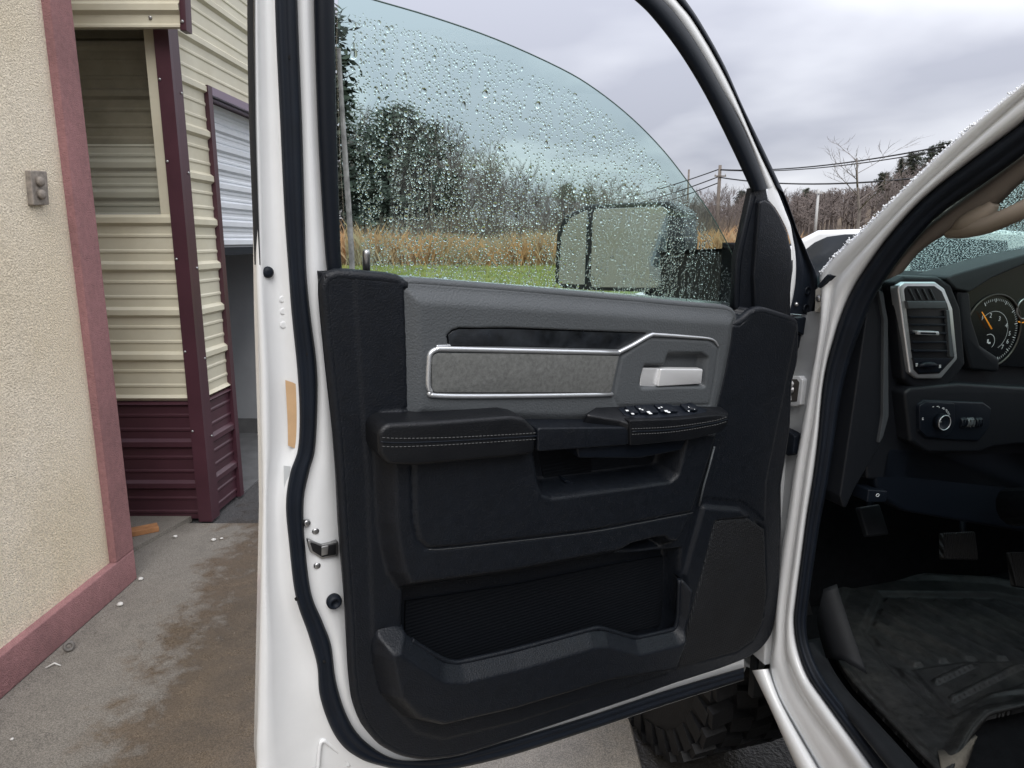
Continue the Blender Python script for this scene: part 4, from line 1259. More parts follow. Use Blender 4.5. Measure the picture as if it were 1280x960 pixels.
def trim_w(U, V):
    W_ = np.full(U.shape, TW) + 0.018 * (1 - sstep(poly_sdf(U, V, P_step), -0.016, 0.004))
    s = poly_sdf(U, V, P_bulge)
    W_ = np.maximum(W_, 0.050 + 0.030 * (1 - sstep(s, -0.026, 0.004)))
    s = poly_sdf(U, V, P_panel)
    W_ = W_ - 0.0035 * (1 - sstep(np.abs(s), 0.0, 0.0045)) + 0.002 * (s < -0.001)
    s = poly_sdf(U, V, P_spk)
    W_ = np.where(s < 0.004, np.maximum(np.minimum(W_, 0.05), TW + 0.024 * (1 - sstep(s, -0.020, 0.004))), W_)
    s = poly_sdf(U, V, P_gr)
    W_ = W_ - 0.006 * (1 - sstep(s, -0.005, 0.001))
    s = poly_sdf(U, V, P_well)                         # deep pocket behind the lip
    W_ = W_ - (W_ - 0.006) * (1 - sstep(s, -0.012, 0.002))
    s = poly_sdf(U, V, P_bottle)
    W_ = W_ - 0.055 * (1 - sstep(s, -0.014, 0.003))
    s = poly_sdf(U, V, P_notch)
    W_ = W_ - 0.030 * (1 - sstep(s, -0.012, 0.003))
    s = poly_sdf(U, V, pad)
    W_ = W_ - np.maximum(0, W_ - 0.036) * (1 - sstep(s, -0.016, -0.006))
    return W_
trim = heightfield('trim_panel', D, trim_out, trim_w, M_black, door, res=0.0032, r=0.0012, drop=0.08, roll=0.009)
# the lip of the lower bin: a wall standing in front of the pocket
lipo = [p for p in round_poly(DP([(506, 780), (506, 793), (555, 826), (576, 827), (640, 813), (735, 787), (755, 786), (793, 797), (843, 786), (847, 769), (849, 724)], 0.062), [0, 0.02, 0.03, 0.03, 0, 0.02, 0.02, 0.012, 0.012, 0, 0], 6)][1:]
lipo += DP([(857, 727), (863, 737), (861, 765), (852, 800), (838, 836), (826, 841), (760, 863), (640, 900), (548, 922), (512, 914), (482, 884), (471, 842), (470, 815), (478, 797), (492, 788)], 0.075)
def lip_w(U, V):
    s = poly_sdf(U, V, P_pocket)
    W_ = 0.064 + 0.025 * np.clip(s / 0.022, 0, 1)
    b = poly_sdf(U, V, P_bin)
    W_ = np.minimum(W_, 0.048 + 0.041 * (1 - sstep(b, -0.030, 0.003)))
    e = D.uv(498, 780, 0.062); ur = D.uv(600, 800, 0.062)[0]
    return np.where(U < ur, np.minimum(W_, 0.046 + 0.045 * sstep(e[1] - V, 0.0, 0.042)), W_)
q = MB(); bp_ = catmull([(514, 800), (522, 806), (532, 812), (552, 823.5), (565, 827.5), (580, 826.5), (640, 813), (700, 797), (736, 787), (748, 785), (758, 787), (778, 793), (793, 796.5), (806, 795), (838, 787.5), (844, 784), (847, 769), (848, 748), (849, 724)], 5)
q.tube([D.px(x, y, 0.0625) for x, y in bp_], 0.0046, 10); q.build('lip_bead', M_black, door)
heightfield('bin_lip', D, lipo, lip_w, M_black, door, res=0.003, r=0.004, drop=lambda U, V: np.where(np.abs(poly_sdf(U, V, P_pocket)) < 0.006, 0.0, 0.035))
# ribbed liners at the back of both pockets
M_rib = mat('ribbed_pocket_liner', (0.0035, 0.0045, 0.0065), 0.6, spec=0.2)
def add_ribs(m, scale, axis='Z', strength=0.8, dist=0.002):
    N, L = m.node_tree.nodes, m.node_tree.links
    tc = N.new('ShaderNodeTexCoord'); wv = N.new('ShaderNodeTexWave'); wv.wave_type = 'BANDS'; wv.bands_direction = axis
    wv.inputs['Scale'].default_value = scale
    L.new(tc.outputs['Object'], wv.inputs['Vector'])
    bp = N.new('ShaderNodeBump'); bp.inputs['Strength'].default_value = strength; bp.inputs['Distance'].default_value = dist
    L.new(wv.outputs['Fac'], bp.inputs['Height']); L.new(bp.outputs[0], N['Principled BSDF'].inputs['Normal'])
add_ribs(M_rib, 48, 'Z', 0.30, 0.0012)
slab('pocket_liner', D, DP([(507, 752), (640, 732), (762, 707), (846, 692), (845, 735), (843, 778), (793, 789), (740, 800), (640, 830), (570, 850), (530, 840), (506, 800)], 0.010), 0.0, 0.010, M_rib, door, bevel=0)
slab('pocket_liner', D, DP([(672, 560), (740, 552), (740, 600), (690, 606), (680, 604)], 0.028), 0.015, 0.028, M_rib, door, bevel=0.002)
slab('pocket_divider', D, DP([(706, 602), (709, 600), (734, 613), (731, 616)], 0.05), 0.02, 0.05, M_smooth, door, bevel=0.001)
# speaker grille
M_grille = mat('speaker_mesh', (0.0062, 0.0072, 0.0092), 0.55, var=(12, 0.5), tone=(9, (1.5, 1.45, 1.35)), spec=0.35)
def mesh_bump(m, scale):
    N, L = m.node_tree.nodes, m.node_tree.links
    tc = N.new('ShaderNodeTexCoord'); vo = N.new('ShaderNodeTexVoronoi'); vo.inputs['Scale'].default_value = scale; vo.inputs['Randomness'].default_value = 0.15
    L.new(tc.outputs['Object'], vo.inputs['Vector'])
    bp = N.new('ShaderNodeBump'); bp.inputs['Strength'].default_value = 0.9; bp.inputs['Distance'].default_value = 0.003
    L.new(vo.outputs['Distance'], bp.inputs['Height']); L.new(bp.outputs[0], N['Principled BSDF'].inputs['Normal'])
mesh_bump(M_grille, 320)
slab('speaker_grille', D, DP([(893, 653), (901, 650), (935, 648), (956, 662), (959, 740), (953, 780), (942, 801), (922, 815), (848, 835), (866, 762)], 0.056), 0.03, 0.056, M_grille, door, bevel=0.004)
gp_ = DP([(893, 653), (901, 650), (935, 648), (956, 662), (959, 740), (953, 780), (942, 801), (922, 815), (848, 835), (866, 762)], 0.0565)
ga = np.array(gp_); q = MB()
hx = []
vv, row = ga[:, 1].min(), 0
while vv < ga[:, 1].max():
    uu = ga[:, 0].min() + (0.0026 if row % 2 else 0.0)
    while uu < ga[:, 0].max():
        hx.append((uu, vv)); uu += 0.0052
    vv += 0.0045; row += 1
hx = np.array(hx); hx = hx[poly_sdf(hx[:, 0], hx[:, 1], gp_) < -0.006]
for (u_, v_) in hx:
    q.add([D.pt(u_ + 0.0017 * math.cos(t), v_ + 0.0017 * math.sin(t), 0.0563) for t in [math.pi / 3 * k for k in range(6)]], [(0, 1, 2, 3, 4, 5)])
stuff(q.build('grille_dark_discs', MATS['hole_shade_black'], door))  # flat near-black discs painted in for the dark of the perforations
# bright moulding edge between the two trim halves
q = MB()
q.tube([D.px(x, y, w) for x, y, w in ((893, 558, 0.055), (886, 585, 0.058), (880, 606, 0.060), (874, 632, 0.060))], 0.0022, 6)
q.build('trim_bead', M_bezel, door)
q = MB()
q.tube([D.px(x, y, 0.0795) for x, y in catmull([(536, 687), (560, 686), (650, 676), (740, 665), (800, 654), (866, 641)], 5)], 0.0009, 5)
q.build('trim_bead', mat('dull_seam', (0.03, 0.032, 0.034), 0.5), door)
# trim screws
for (x, y, r_) in ((415, 392, 0.010), (443, 776, 0.009)):
    q = MB(); c = D.px(x, y, 0.026)
    q.lathe(c, D.N, [(r_ * 1.15, 0.0), (r_ * 1.15, 0.009), (r_ * 0.9, 0.012), (r_ * 0.55, 0.012), (r_ * 0.5, 0.006), (r_ * 0.2, 0.005)], 16)
    q.build('screw', M_smooth, door)

# ---- grey upper pad with strip, fabric insert and handle
P_strip = DP([(558, 419), (564, 413), (573, 410), (640, 410), (811, 416), (792, 428), (774, 437), (640, 434), (560, 433)], 0.058)
P_hb = DP([(776, 445), (813, 421), (886, 425), (897, 434), (893, 470), (886, 506), (772, 508), (766, 494)], 0.058)
P_cup = DP([(833, 440), (876, 440), (884, 446), (880, 484), (835, 484), (801, 486), (797, 480), (803, 455), (828, 455)], 0.056)
def pad_w(U, V):
    W_ = np.full(U.shape, 0.060)
    vtop = poly_sdf(U, V, pad)
    W_ = W_ - 0.012 * sstep(-vtop, 0.03, 0.0)
    W_ = W_ - 0.014 * (1 - sstep(poly_sdf(U, V, P_strip), -0.003, 0.001))
    W_ = W_ - 0.0025 * (1 - sstep(np.abs(poly_sdf(U, V, P_hb)), 0.0, 0.004))
    W_ = W_ - 0.020 * (1 - sstep(poly_sdf(U, V, P_cup), -0.010, 0.001))
    return W_
heightfield('upper_pad', D, pad, pad_w, M_grey, door, res=0.0028, r=0.0012, drop=0.06, roll=0.007)
slab('accent_strip', D, DP([(560, 419), (566, 414), (574, 411.5), (640, 411.5), (808, 417), (790, 427), (773, 436), (640, 432.5), (562, 432)], 0.0575), 0.03, 0.0575, M_darkvel, door, bevel=0.001)
slab('handle_bezel', D, round_poly(DP([(777, 445.5), (813.5, 422.5), (885, 426.5), (895, 434.5), (891, 470), (884.5, 505), (773, 507), (767.5, 494)], 0.0605), 0.004), 0.04, 0.0612, M_bezel, door, bevel=0.002) if False else None
slab('belt_filler', D, DP([(440, 356), (500, 362), (620, 372), (868, 394), (922, 397), (915, 440), (440, 400)], 0.0), -0.034, 0.040, M_black, door, bevel=0.003)
# satin bead along the strip, round the fabric insert
fr = [(774, 441), (640, 438), (556, 436), (545, 437), (538, 442), (536, 452), (535, 480), (538, 489), (546, 494.5), (640, 495), (765, 493)]
q = MB()
q.tube([D.px(x, y, 0.0605) for x, y in catmull(fr, 6)], 0.0040, 8)
q.tube([D.px(x, y, 0.0600) for x, y in catmull([(772, 441), (790, 432), (812, 419.5), (822, 418.5), (860, 421), (884, 423), (893, 426), (898, 433)], 6)], [0.0040] * 12 + [0.0038 - 0.00008 * k for k in range(31)], 8)
q.build('bright_bead', M_chrome, door)
slab('bead_tab', D, round_poly(DP([(546, 431.5), (564, 431), (564, 435), (546, 435)], 0.062), 0.002), 0.05, 0.062, M_chrome, door, bevel=0.001)
slab('fabric_insert', D, round_poly(DP([(540, 441.5), (640, 442), (774, 445), (764, 491), (640, 491), (540, 491)], 0.062), [0.010, 0, 0.002, 0.002, 0, 0.010]), 0.05, 0.0622, M_fabric, door, bevel=0.0015)
# handle lever
slab('handle_pivot', D, round_poly(DP([(801, 460), (828, 460), (832, 464), (829, 480), (823, 484), (800, 483)], 0.054), 0.003), 0.02, 0.054, M_silver, door, bevel=0.004)
slab('handle_lever', D, round_poly(DP([(826, 461), (879, 461.5), (877, 480), (822, 483.5)], 0.060), 0.003), 0.046, 0.060, M_silver, door, bevel=0.005)
slab('handle_shade_plate', D, DP([(806, 456), (828, 455), (827, 461), (806, 461)], 0.032), 0.02, 0.032, M_smooth, door, bevel=0.001)  # dark plate put in for the shade above the pivot

# ---- armrest
slab('armrest_pad', D, round_poly(DP([(473, 540), (484, 530), (530, 528), (640, 520), (656, 523), (671, 538), (669, 568), (640, 572), (520, 583), (486, 582), (474, 570)], 0.105), [0.016, 0.016, 0.02, 0.02, 0.02, 0.01, 0.01, 0.02, 0.02, 0.018, 0.018]), 0.04, 0.105, M_leather, door, bevel=0.026, segs=8)
slab('pull_cup', D, round_poly(DP([(672, 535), (791, 534), (789, 556), (672, 565)], 0.100), [0.006, 0.004, 0.01, 0.006]), 0.03, 0.100, M_black, door, bevel=0.014, segs=6)
slab('switch_armrest', D, round_poly(DP([(787, 526), (850, 524), (897, 519), (910, 521), (911, 529), (902, 539), (868, 549), (788, 557)], 0.106), [0.002, 0.02, 0.02, 0.012, 0.012, 0.02, 0.02, 0.002]), 0.03, 0.106, M_leather, door, bevel=0.012, segs=5)
slab('armrest_underside', D, round_poly(DP([(720, 560), (860, 548), (852, 563), (800, 573), (724, 573)], 0.088), 0.006), 0.03, 0.088, M_smooth, door, bevel=0.006)
def stitch(name, pts, w):
    c = [D.px(x, y, w) for x, y in catmull(pts, 14)]
    L = [0]
    for a, b in zip(c, c[1:]): L.append(L[-1] + (b - a).length)
    q = MB(); s = 0.0
    while s + 0.0042 < L[-1]:
        def along(t):
            i = max(0, min(len(c) - 2, next((k for k in range(len(L) - 1) if L[k + 1] >= t), len(L) - 2)))
            return c[i].lerp(c[i + 1], (t - L[i]) / max(1e-6, L[i + 1] - L[i]))
        q.tube([along(s), along(s + 0.0042)], 0.00055, 5); s += 0.0062
    stuff(q.build(name, M_stitch, door))
stitch('stitching', [(478, 547), (500, 548), (560, 547), (640, 543), (671, 541)], 0.1053)
stitch('stitching', [(478, 558), (500, 558.5), (560, 556), (640, 551), (671, 549)], 0.1053)
stitch('stitching', [(790, 536), (840, 533.5), (890, 526.5), (909, 521)], 0.1063)
stitch('stitching', [(790, 543), (840, 540), (890, 532), (908, 527)], 0.1063)
q = MB(); q.tube([D.px(x, y, 0.1048) for x, y in catmull([(476, 552.5), (500, 553.5), (560, 551.5), (640, 547), (671, 545)], 8)], 0.0012, 6)
q.build('piping', M_smooth, door)
q = MB(); q.tube([D.px(x, y, 0.1058) for x, y in catmull([(790, 539.5), (840, 537), (890, 529), (909, 524)], 8)], 0.0012, 6)
q.build('piping', M_smooth, door)

# ---- window switches on a deck that looks up from the armrest
AT = Plane(D.px(830, 528, 0.103), D.U, (-D.N * 0.95 + D.V * 0.38))      # tilted deck, N up
AT.N = AT.U.cross(AT.V)
def deckpoly(pts): return [AT.uv(x, y, 0.0) for x, y in pts]
slab('switch_deck', AT, round_poly(deckpoly([(728, 519), (745, 509), (812, 506), (900, 508), (911, 516), (908, 524), (850, 529), (788, 531), (776, 527)]), 0.008), -0.03, 0.001, M_leather, door, bevel=0.004)
slab('switch_plate', AT, round_poly(deckpoly([(772, 511), (800, 508), (868, 508), (884, 513), (880, 519), (798, 525), (780, 520)]), 0.004), -0.002, 0.0025, M_smooth, door, bevel=0.001)
for (x0, y0, x1, y1, dx) in ((779, 511.5, 797, 520.5, 8), (791, 510.5, 811, 520, 9), (801, 510, 822, 520, 9), (815, 509, 846, 518.5, 10), (848, 508.5, 866, 516.5, 8)):
    s_ = slab('window_switch', AT, round_poly(deckpoly([(x0, y0), (x1 - dx, y0 - 0.5), (x1, y1 - 0.6), (x0 + dx, y1)]), 0.002), 0.0, 0.0075, M_smooth, door, bevel=0.002)
q = MB(); c = AT.px(864, 510.5, 0.003)
q.lathe(c, AT.N, [(0.011, 0), (0.011, 0.004), (0.009, 0.006), (0.003, 0.006)], 16); q.build('mirror_knob', M_smooth, door)
q = MB()
for (x, y, a, b) in ((784, 513, 2.2, 0.8), (791, 517, 2.2, 0.8), (800, 510.8, 1.6, 0.6), (803, 512, 1.6, 0.6), (811, 515, 2.6, 1.2), (813, 516.6, 2.6, 0.8), (824, 509.8, 1.6, 0.6), (827, 508.8, 1.4, 0.6), (833, 513.6, 2.8, 1.2), (836, 515, 2.6, 0.8), (861, 508.8, 0.7, 0.7), (866, 508.6, 0.7, 0.7), (868, 511, 0.7, 0.7), (861, 513.6, 1.2, 0.6)):
    u, v = AT.uv(x, y, 0.009); s = 0.00135
    q.add([AT.pt(u - a * s, v - b * s * 1.6, 0.0088), AT.pt(u + a * s, v - b * s * 1.6, 0.0088), AT.pt(u + a * s, v + b * s * 1.6, 0.0088), AT.pt(u - a * s, v + b * s * 1.6, 0.0088)], [(0, 1, 2, 3)])
stuff(q.build('switch_print', M_glyph, door))

# ---- lock pin, latch, bumper, labels on the white edge
q = MB(); b_ = D.px(458, 343, 0.030); t_ = D.px(458, 312, 0.030)
ax = (t_ - b_)
q.lathe(b_, ax, [(0.0052, 0), (0.0052, ax.length - 0.006), (0.0048, ax.length - 0.002), (0.003, ax.length)], 14); q.build('lock_pin', M_steel, door)
q = MB(); q.lathe(D.px(458, 345, 0.03) - D.V * 0.004, D.V, [(0.011, 0), (0.011, 0.004), (0.008, 0.006)], 14); q.build('pin_collar', M_smooth, door)
slab('latch_plate', D, round_poly(DP([(384, 674), (402, 681), (423, 677), (423, 695), (402, 699), (388, 690)], 0.017), 0.003), 0.0, 0.017, M_steel, door, bevel=0.001)
slab('latch_slot', D, round_poly(DP([(387, 677), (403, 683.5), (420, 680), (420, 693), (403, 696.5), (391, 689)], 0.0175), 0.002), 0.01, 0.0178, mat('latch_black', (0.004, 0.004, 0.005), 0.5), door, bevel=0.0005)
slab('latch_claw', D, round_poly(DP([(402, 684), (411, 682), (410, 693), (402, 695)], 0.019), 0.001), 0.01, 0.019, M_steel, door, bevel=0.001)
q = MB(); c = D.px(416, 749, 0.012)
q.lathe(c, D.N, [(0.0105, 0), (0.0115, 0.004), (0.0115, 0.010), (0.009, 0.014), (0.006, 0.014), (0.005, 0.009), (0.002, 0.009)], 20); q.build('rubber_bumper', M_rubber, door)
for (x, y) in ((383, 653), (394, 663), (396, 706)):
    q = MB(); q.lathe(D.px(x, y, 0.010), D.N, [(0.0055, 0), (0.0055, 0.003), (0.004, 0.005), (0.002, 0.005)], 10); q.build('bolt', M_steel, door)
q = MB(); q.lathe(D.px(334.5, 340, -0.004), D.N, [(0.0075, 0), (0.0075, 0.003), (0.005, 0.006), (0.002, 0.0065)], 16); q.build('plug', M_rubber, door)
loft('paper_label', D, [([(356.5, 475), (358, 500), (359.5, 530), (360, 557)], 0.0015), ([(366, 478), (367, 503), (367, 533), (367, 560)], 0.0030), ([(375, 483), (377, 506), (378, 536), (376, 563)], 0.0062)], M_paper, door)
loft('grey_label', D, [([(354.5, 582), (355, 600), (356, 627)], 0.002), ([(363, 583), (361, 600), (360, 627)], 0.006)], M_greylab, door)
for (x, y, r_) in ((354, 374, 0.005), (355, 389, 0.005), (355, 406, 0.005)):
    q = MB(); c = D.px(x - 0.5, y, -0.0034); q.lathe(c, D.N, [(r_, 0), (r_ * 0.9, 0.0005), (r_ * 0.6, 0.0007)], 12); q.build('weld_dimple', M_white, door)
# embossed triangle in the lower corner
q = MB(); q.tube([D.px(x, y, 0.0) for x, y in catmull([(397, 965), (400, 932), (404, 926), (410, 929), (432, 948), (436, 957)], 6)], 0.0035, 6); q.build('embossed_rib', M_white, door)
# ---- side glass, part-way down, and rain on it
GW = -0.040
gl = [(431, -175), (445, -60), (500, 2), (465, 0)]
top = catmull([(424, -14), (465, -1), (540, 21), (620, 49), (700, 85), (745, 112), (790, 148), (830, 189), (864, 233), (890, 270), (912, 310), (928, 345)], 4)
gpx = [tuple(p) for p in top] + [(928, 400), (700, 385), (500, 365), (436, 360), (426, 200), (421, 60)]
gpoly = D.poly(gpx, GW)
glass = slab('window_glass', D, gpoly, GW - 0.0045, GW, M_glass, door, bevel=0.0)
q = MB(); q.tube([D.px(x, y, GW - 0.002) for x, y in top], 0.0011, 6)
q.build('glass_edge', mat('ground_glass_edge', (0.10, 0.15, 0.14), 0.25), door)

def drops(name, pl, poly, w, n, size, parent, seed, clear=0.02, side=-1, dens=None, seg=8, aspect=1.0, mn=0.0004):
    """rain drops: small closed water lenses standing on the glass"""
    rnd = random.Random(seed)
    p = np.array(poly)
    u0, v0 = p.min(0); u1, v1 = p.max(0)
    rs = np.random.RandomState(seed)
    m = n * 8
    U = rs.uniform(u0, u1, m); V = rs.uniform(v0, v1, m)
    s = poly_sdf(U, V, poly)
    cand = [(a, b) for a, b, c in zip(U, V, s) if c < -clear]
    vs, fs, sm = [], [], []
    k = 0
    cell = {}
    for a, b in cand:
        if k >= n: break
        if dens and rnd.random() > dens(a, b): continue
        r = size(rnd, a, b)
        key = (int(a / 0.006), int(b / 0.006))
        bad = False
        for i in (-1, 0, 1):
            for j in (-1, 0, 1):
                for (x, y, q) in cell.get((key[0] + i, key[1] + j), ()):
                    if (x - a) ** 2 + (y - b) ** 2 < (q + r) ** 2 * 1.02: bad = True
        if bad: continue
        cell.setdefault(key, []).append((a, b, r))
        k += 1
        h = r * rnd.uniform(0.30, 0.48); st = aspect * (rnd.uniform(0.9, 1.25) if rnd.random() < 0.85 else rnd.uniform(1.3, 1.9)); wob = [rnd.uniform(0.86, 1.12) for _ in range(seg)]
        b0 = len(vs)
        ang = [2 * math.pi * q / seg for q in range(seg)]
        for ring, (rr, hh) in enumerate(((1.0, 0.0), (1.0, 0.0), (0.86, 0.55), (0.5, 0.9))):
            for t, wb in zip(ang, wob):
                vs.append(pl.pt(a + r * rr * wb * math.cos(t), b + r * rr * wb * st * math.sin(t) - (1 - rr) * r * 0.15, w + side * (0.0002 + h * hh)))
        vs.append(pl.pt(a, b - r * 0.12, w + side * (0.0002 + h)))
        base = list(range(b0, b0 + seg))
        fs.append(tuple(base) if side < 0 else tuple(reversed(base))); sm.append(False)
        for ring in (1, 2):
            for q in range(seg):
                q2 = (q + 1) % seg
                f = (b0 + ring * seg + q, b0 + ring * seg + q2, b0 + (ring + 1) * seg + q2, b0 + (ring + 1) * seg + q)
                fs.append(f[::-1] if side < 0 else f); sm.append(True)
        for q in range(seg):
            q2 = (q + 1) % seg
            f = (b0 + 3 * seg + q, b0 + 3 * seg + q2, b0 + 4 * seg)
            fs.append(f[::-1] if side < 0 else f); sm.append(True)
    me = mesh(name, vs, fs)
    me.polygons.foreach_set('use_smooth', sm)
    ob = link(name, me, M_water, parent)
    stuff(ob)
    return ob
vlo = min(v for u, v in gpoly); vhi = max(v for u, v in gpoly)
vbelt = D.uv(600, 352, GW)[1]; vmid = D.uv(560, 200, GW)[1]
def dsize(rnd, a, b):
    f = min(1, max(0, (b - vbelt) / max(1e-6, (vhi - vbelt))))
    r = rnd.lognormvariate(math.log(0.00138), 0.38)
    if rnd.random() < 0.05 + 0.05 * f: r *= rnd.uniform(1.4, 2.1)
    return max(0.0007, min(0.0050, r))
rr_ = random.Random(77)
runs = [(rr_.uniform(-1.05, -0.02), rr_.uniform(vbelt, vhi), rr_.uniform(0.05, 0.22), rr_.uniform(0.0016, 0.0042)) for _ in range(95)]
def ddens(a, b):
    for (u, v, L_, hw) in runs:                     # trails wiped clear by drops that ran down
        if abs(a - u + 0.004 * math.sin(b * 60 + u * 40)) < hw and v - L_ < b < v: return 0.06
    return 1.0 if b < vmid else 0.62
drops('rain_drops', D, gpoly, GW - 0.0045, 6800, dsize, door, 21, clear=0.022, side=-1, dens=ddens)
drops('rain_drops', D, gpoly, GW - 0.0045, 3000, lambda r_, a, b: r_.uniform(0.0005, 0.00105), door, 22, clear=0.016, side=-1, dens=ddens, seg=6)

# ---- tow mirror outside the door
mc = at(771, 308, 1.74)
md = Vector((-0.545, -0.838, 0.035)).normalized()
MU = Vector((0, 0, 1)).cross(md).normalized()
MP = Plane(mc, MU, Vector((0, 0, 1)))
MP.V = MP.V - md * MP.V.dot(md); MP.V.normalize(); MP.N = MP.U.cross(MP.V)
def mp(pts, w): return [MP.uv(x, y, w) for x, y in pts]
hs = round_poly(mp([(692, 352), (695, 292), (704, 270), (736, 255), (836, 251), (853, 262), (856, 300), (851, 352), (838, 366), (740, 363), (702, 360)], 0.0), [0.012, 0.01, 0.02, 0.03, 0.02, 0.02, 0.02, 0.02, 0.02, 0.01, 0.012])
M_mir = mat('mirror_housing_black', (0.012, 0.014, 0.017), 0.45, bump=(500, 0.3, 0.0008))
mh = slab('tow_mirror', MP, hs, -0.09, 0.0, M_mir, truck, bevel=0.008, segs=4)
slab('mirror_glass', MP, round_poly(mp([(738, 352), (741, 266), (746, 261), (829, 258), (835, 263), (833, 345), (822, 360), (740, 359)], 0.003), [0.004, 0.004, 0.006, 0.008, 0.01, 0.02, 0.02, 0.004]), -0.01, 0.003, M_mirror, mh, bevel=0.001)
slab('wide_angle_glass', MP, round_poly(mp([(698, 350), (702, 292), (712, 273), (734, 262), (731, 356), (702, 355)], 0.003), [0.006, 0.01, 0.02, 0.004, 0.004, 0.006]), -0.01, 0.003, M_mirror, mh, bevel=0.001)
a0_, a1_ = at(838, 346, 1.735), at(934, 348, 1.50)
q = MB(); dv = (a1_ - a0_) / 2; ver = Vector((0, 0, 1)); nrm = dv.cross(ver).normalized()
bm = bmesh.new(); bmesh.ops.create_cube(bm, size=2.0)
for v in bm.verts:
    v.co = (a0_ + a1_) / 2 + nrm * 0.03 + dv * v.co.x + nrm * (v.co.y * 0.03) + ver * (v.co.z * 0.062)
bmesh.ops.bevel(bm, geom=bm.edges[:], offset=0.012, segments=4, profile=0.5, affect='EDGES')
me = bpy.data.meshes.new('mirror_arm'); bm.to_mesh(me); bm.free()
link('mirror_arm', me, M_mir, mh, smooth=True)
# ------------------------------------------------------------------ cab side: pillar, jamb, sill
H_F = (HINGE - CAM).dot(TF); H_R = (HINGE - CAM).dot(TR)
S = Plane(HINGE, -TF, (0, 0, 1))                # side of the cab, N = outboard
S.P = HINGE + TR * 0.03
cab = None
# front pillar and aperture flange: outline pairs run from the windshield top corner down round to the sill
o0 = [(1330, 62), (1280, 103), (1195, 173), (1124, 241), (1082, 283), (1050, 312), (1026, 340), (1026, 365), (1025, 395), (1021, 430), (1014, 470), (1005, 520), (994, 580), (985, 640), (975, 700), (969, 760), (967, 800), (962, 835), (970, 870), (990, 905), (1022, 960), (1080, 1060)]
o1 = [(1330, 82), (1280, 120), (1205, 186), (1140, 246), (1098, 290), (1068, 322), (1042, 352), (1036, 380), (1033, 405), (1027, 440), (1021, 480), (1014, 530), (1005, 580), (997, 640), (989, 700), (982, 750), (979, 790), (980, 820), (990, 850), (1011, 888), (1057, 950), (1130, 1060)]
o2 = [(1330, 108), (1280, 152), (1209, 205), (1155, 248), (1116, 290), (1086, 330), (1064, 366), (1050, 400), (1042, 426), (1034, 455), (1028, 490), (1023, 547), (1017, 596), (1009, 645), (1003, 691), (996, 745), (993, 775), (997, 808), (1010, 845), (1034, 880), (1090, 958), (1160, 1060)]
o3 = [(1330, 148), (1280, 193), (1223, 234), (1175, 268), (1140, 304), (1114, 338), (1092, 374), (1077, 410), (1066, 440), (1056, 475), (1049, 510), (1042, 560), (1034, 610), (1025, 655), (1018, 700), (1011, 750), (1008, 785), (1014, 815), (1030, 848), (1058, 885), (1120, 958), (1195, 1060)]
def off(c, dx): return [(x + dx, y) for x, y in c]
pillar = loft('cab_frame', S, [(o0, -0.10), (o0, -0.020), (mid(o0, o1, 0.2), -0.004), (mid(o0, o1, 0.75), -0.008), (o1, -0.016), (mid(o1, o2, 0.15), -0.012), (mid(o1, o2, 0.5), -0.002), (mid(o1, o2, 0.85), -0.012), (o2, -0.028), (o2, -0.06)], M_white, truck, k=5)
loft('door_seal', S, [(o2, -0.06), (o2, -0.022), (mid(o2, o3, 0.2), -0.012), (mid(o2, o3, 0.45), -0.016), (mid(o2, o3, 0.55), -0.024), (mid(o2, o3, 0.7), -0.018), (mid(o2, o3, 0.92), -0.030), (o3, -0.06)], M_rubber, truck, k=5)
# melting sleet along the windshield edge of the pillar
rnd = random.Random(9)
q = MB()
M_ice = mat('sleet', (0.82, 0.84, 0.86), 0.35, spec=0.6, bump=(300, 0.4, 0.001))
ic = catmull(o0[:7], 70)
vs_bm = bmesh.new()
for (x, y) in ic:
    lump = mnoise.noise(Vector((x * 0.06, y * 0.06, 2.0)))
    for k in range(3 if lump > -0.1 else 1):
        p = S.px(x + rnd.gauss(1.0, 1.6), y + rnd.gauss(1.4, 1.8), -0.008 - rnd.random() * 0.008)
        r_ = rnd.uniform(0.0007, 0.0019) * (1.0 + 0.6 * max(0, lump))
        ret = bmesh.ops.create_icosphere(vs_bm, subdivisions=1, radius=r_, matrix=Matrix.Translation(p))
        for v in ret['verts']: v.co += Vector((rnd.gauss(0, 1), rnd.gauss(0, 1), rnd.gauss(0, 1))) * r_ * 0.18
me = bpy.data.meshes.new('sleet_beads'); vs_bm.to_mesh(me); vs_bm.free()
stuff(link('sleet_beads', me, M_ice, pillar, smooth=True))
# white hinge pillar face, shade of the gap painted in as grey: check strap, bolt, harness grommet, hinge
J = Plane(S.pt(0, 0, -0.03), S.U, S.V)
M_jamb_shade = mat('jamb_paint_shaded', (0.42, 0.43, 0.435), 0.35, coat=0.3, var=(9, 0.06))
jl = [(1003, 392), (1032, 385), (1028, 430), (1021, 470), (1013, 520), (1003, 580), (994, 640), (984, 700), (978, 760), (974, 812), (950, 840), (925, 830), (925, 640), (945, 560), (958, 480), (975, 420)]
slab('hinge_pillar', J, [J.uv(x, y, 0.0) for x, y in jl], -0.06, 0.0, M_jamb_shade, pillar, bevel=0.0)
hp_ = [J.uv(x, y, 0.012) for x, y in ((972, 470), (999, 470), (1003, 475), (1000, 506), (995, 508), (970, 507))]
slab('strap_bracket', J, round_poly(hp_, 0.004), 0.0, 0.012, M_white, pillar, bevel=0.003)
slab('bracket_recess', J, round_poly([J.uv(x, y, 0.0125) for x, y in ((972, 474), (996, 474), (999, 478), (996, 502), (972, 503))], 0.002), 0.0, 0.0128, mat('recess_brown', (0.05, 0.045, 0.04), 0.7), pillar, bevel=0.0005)
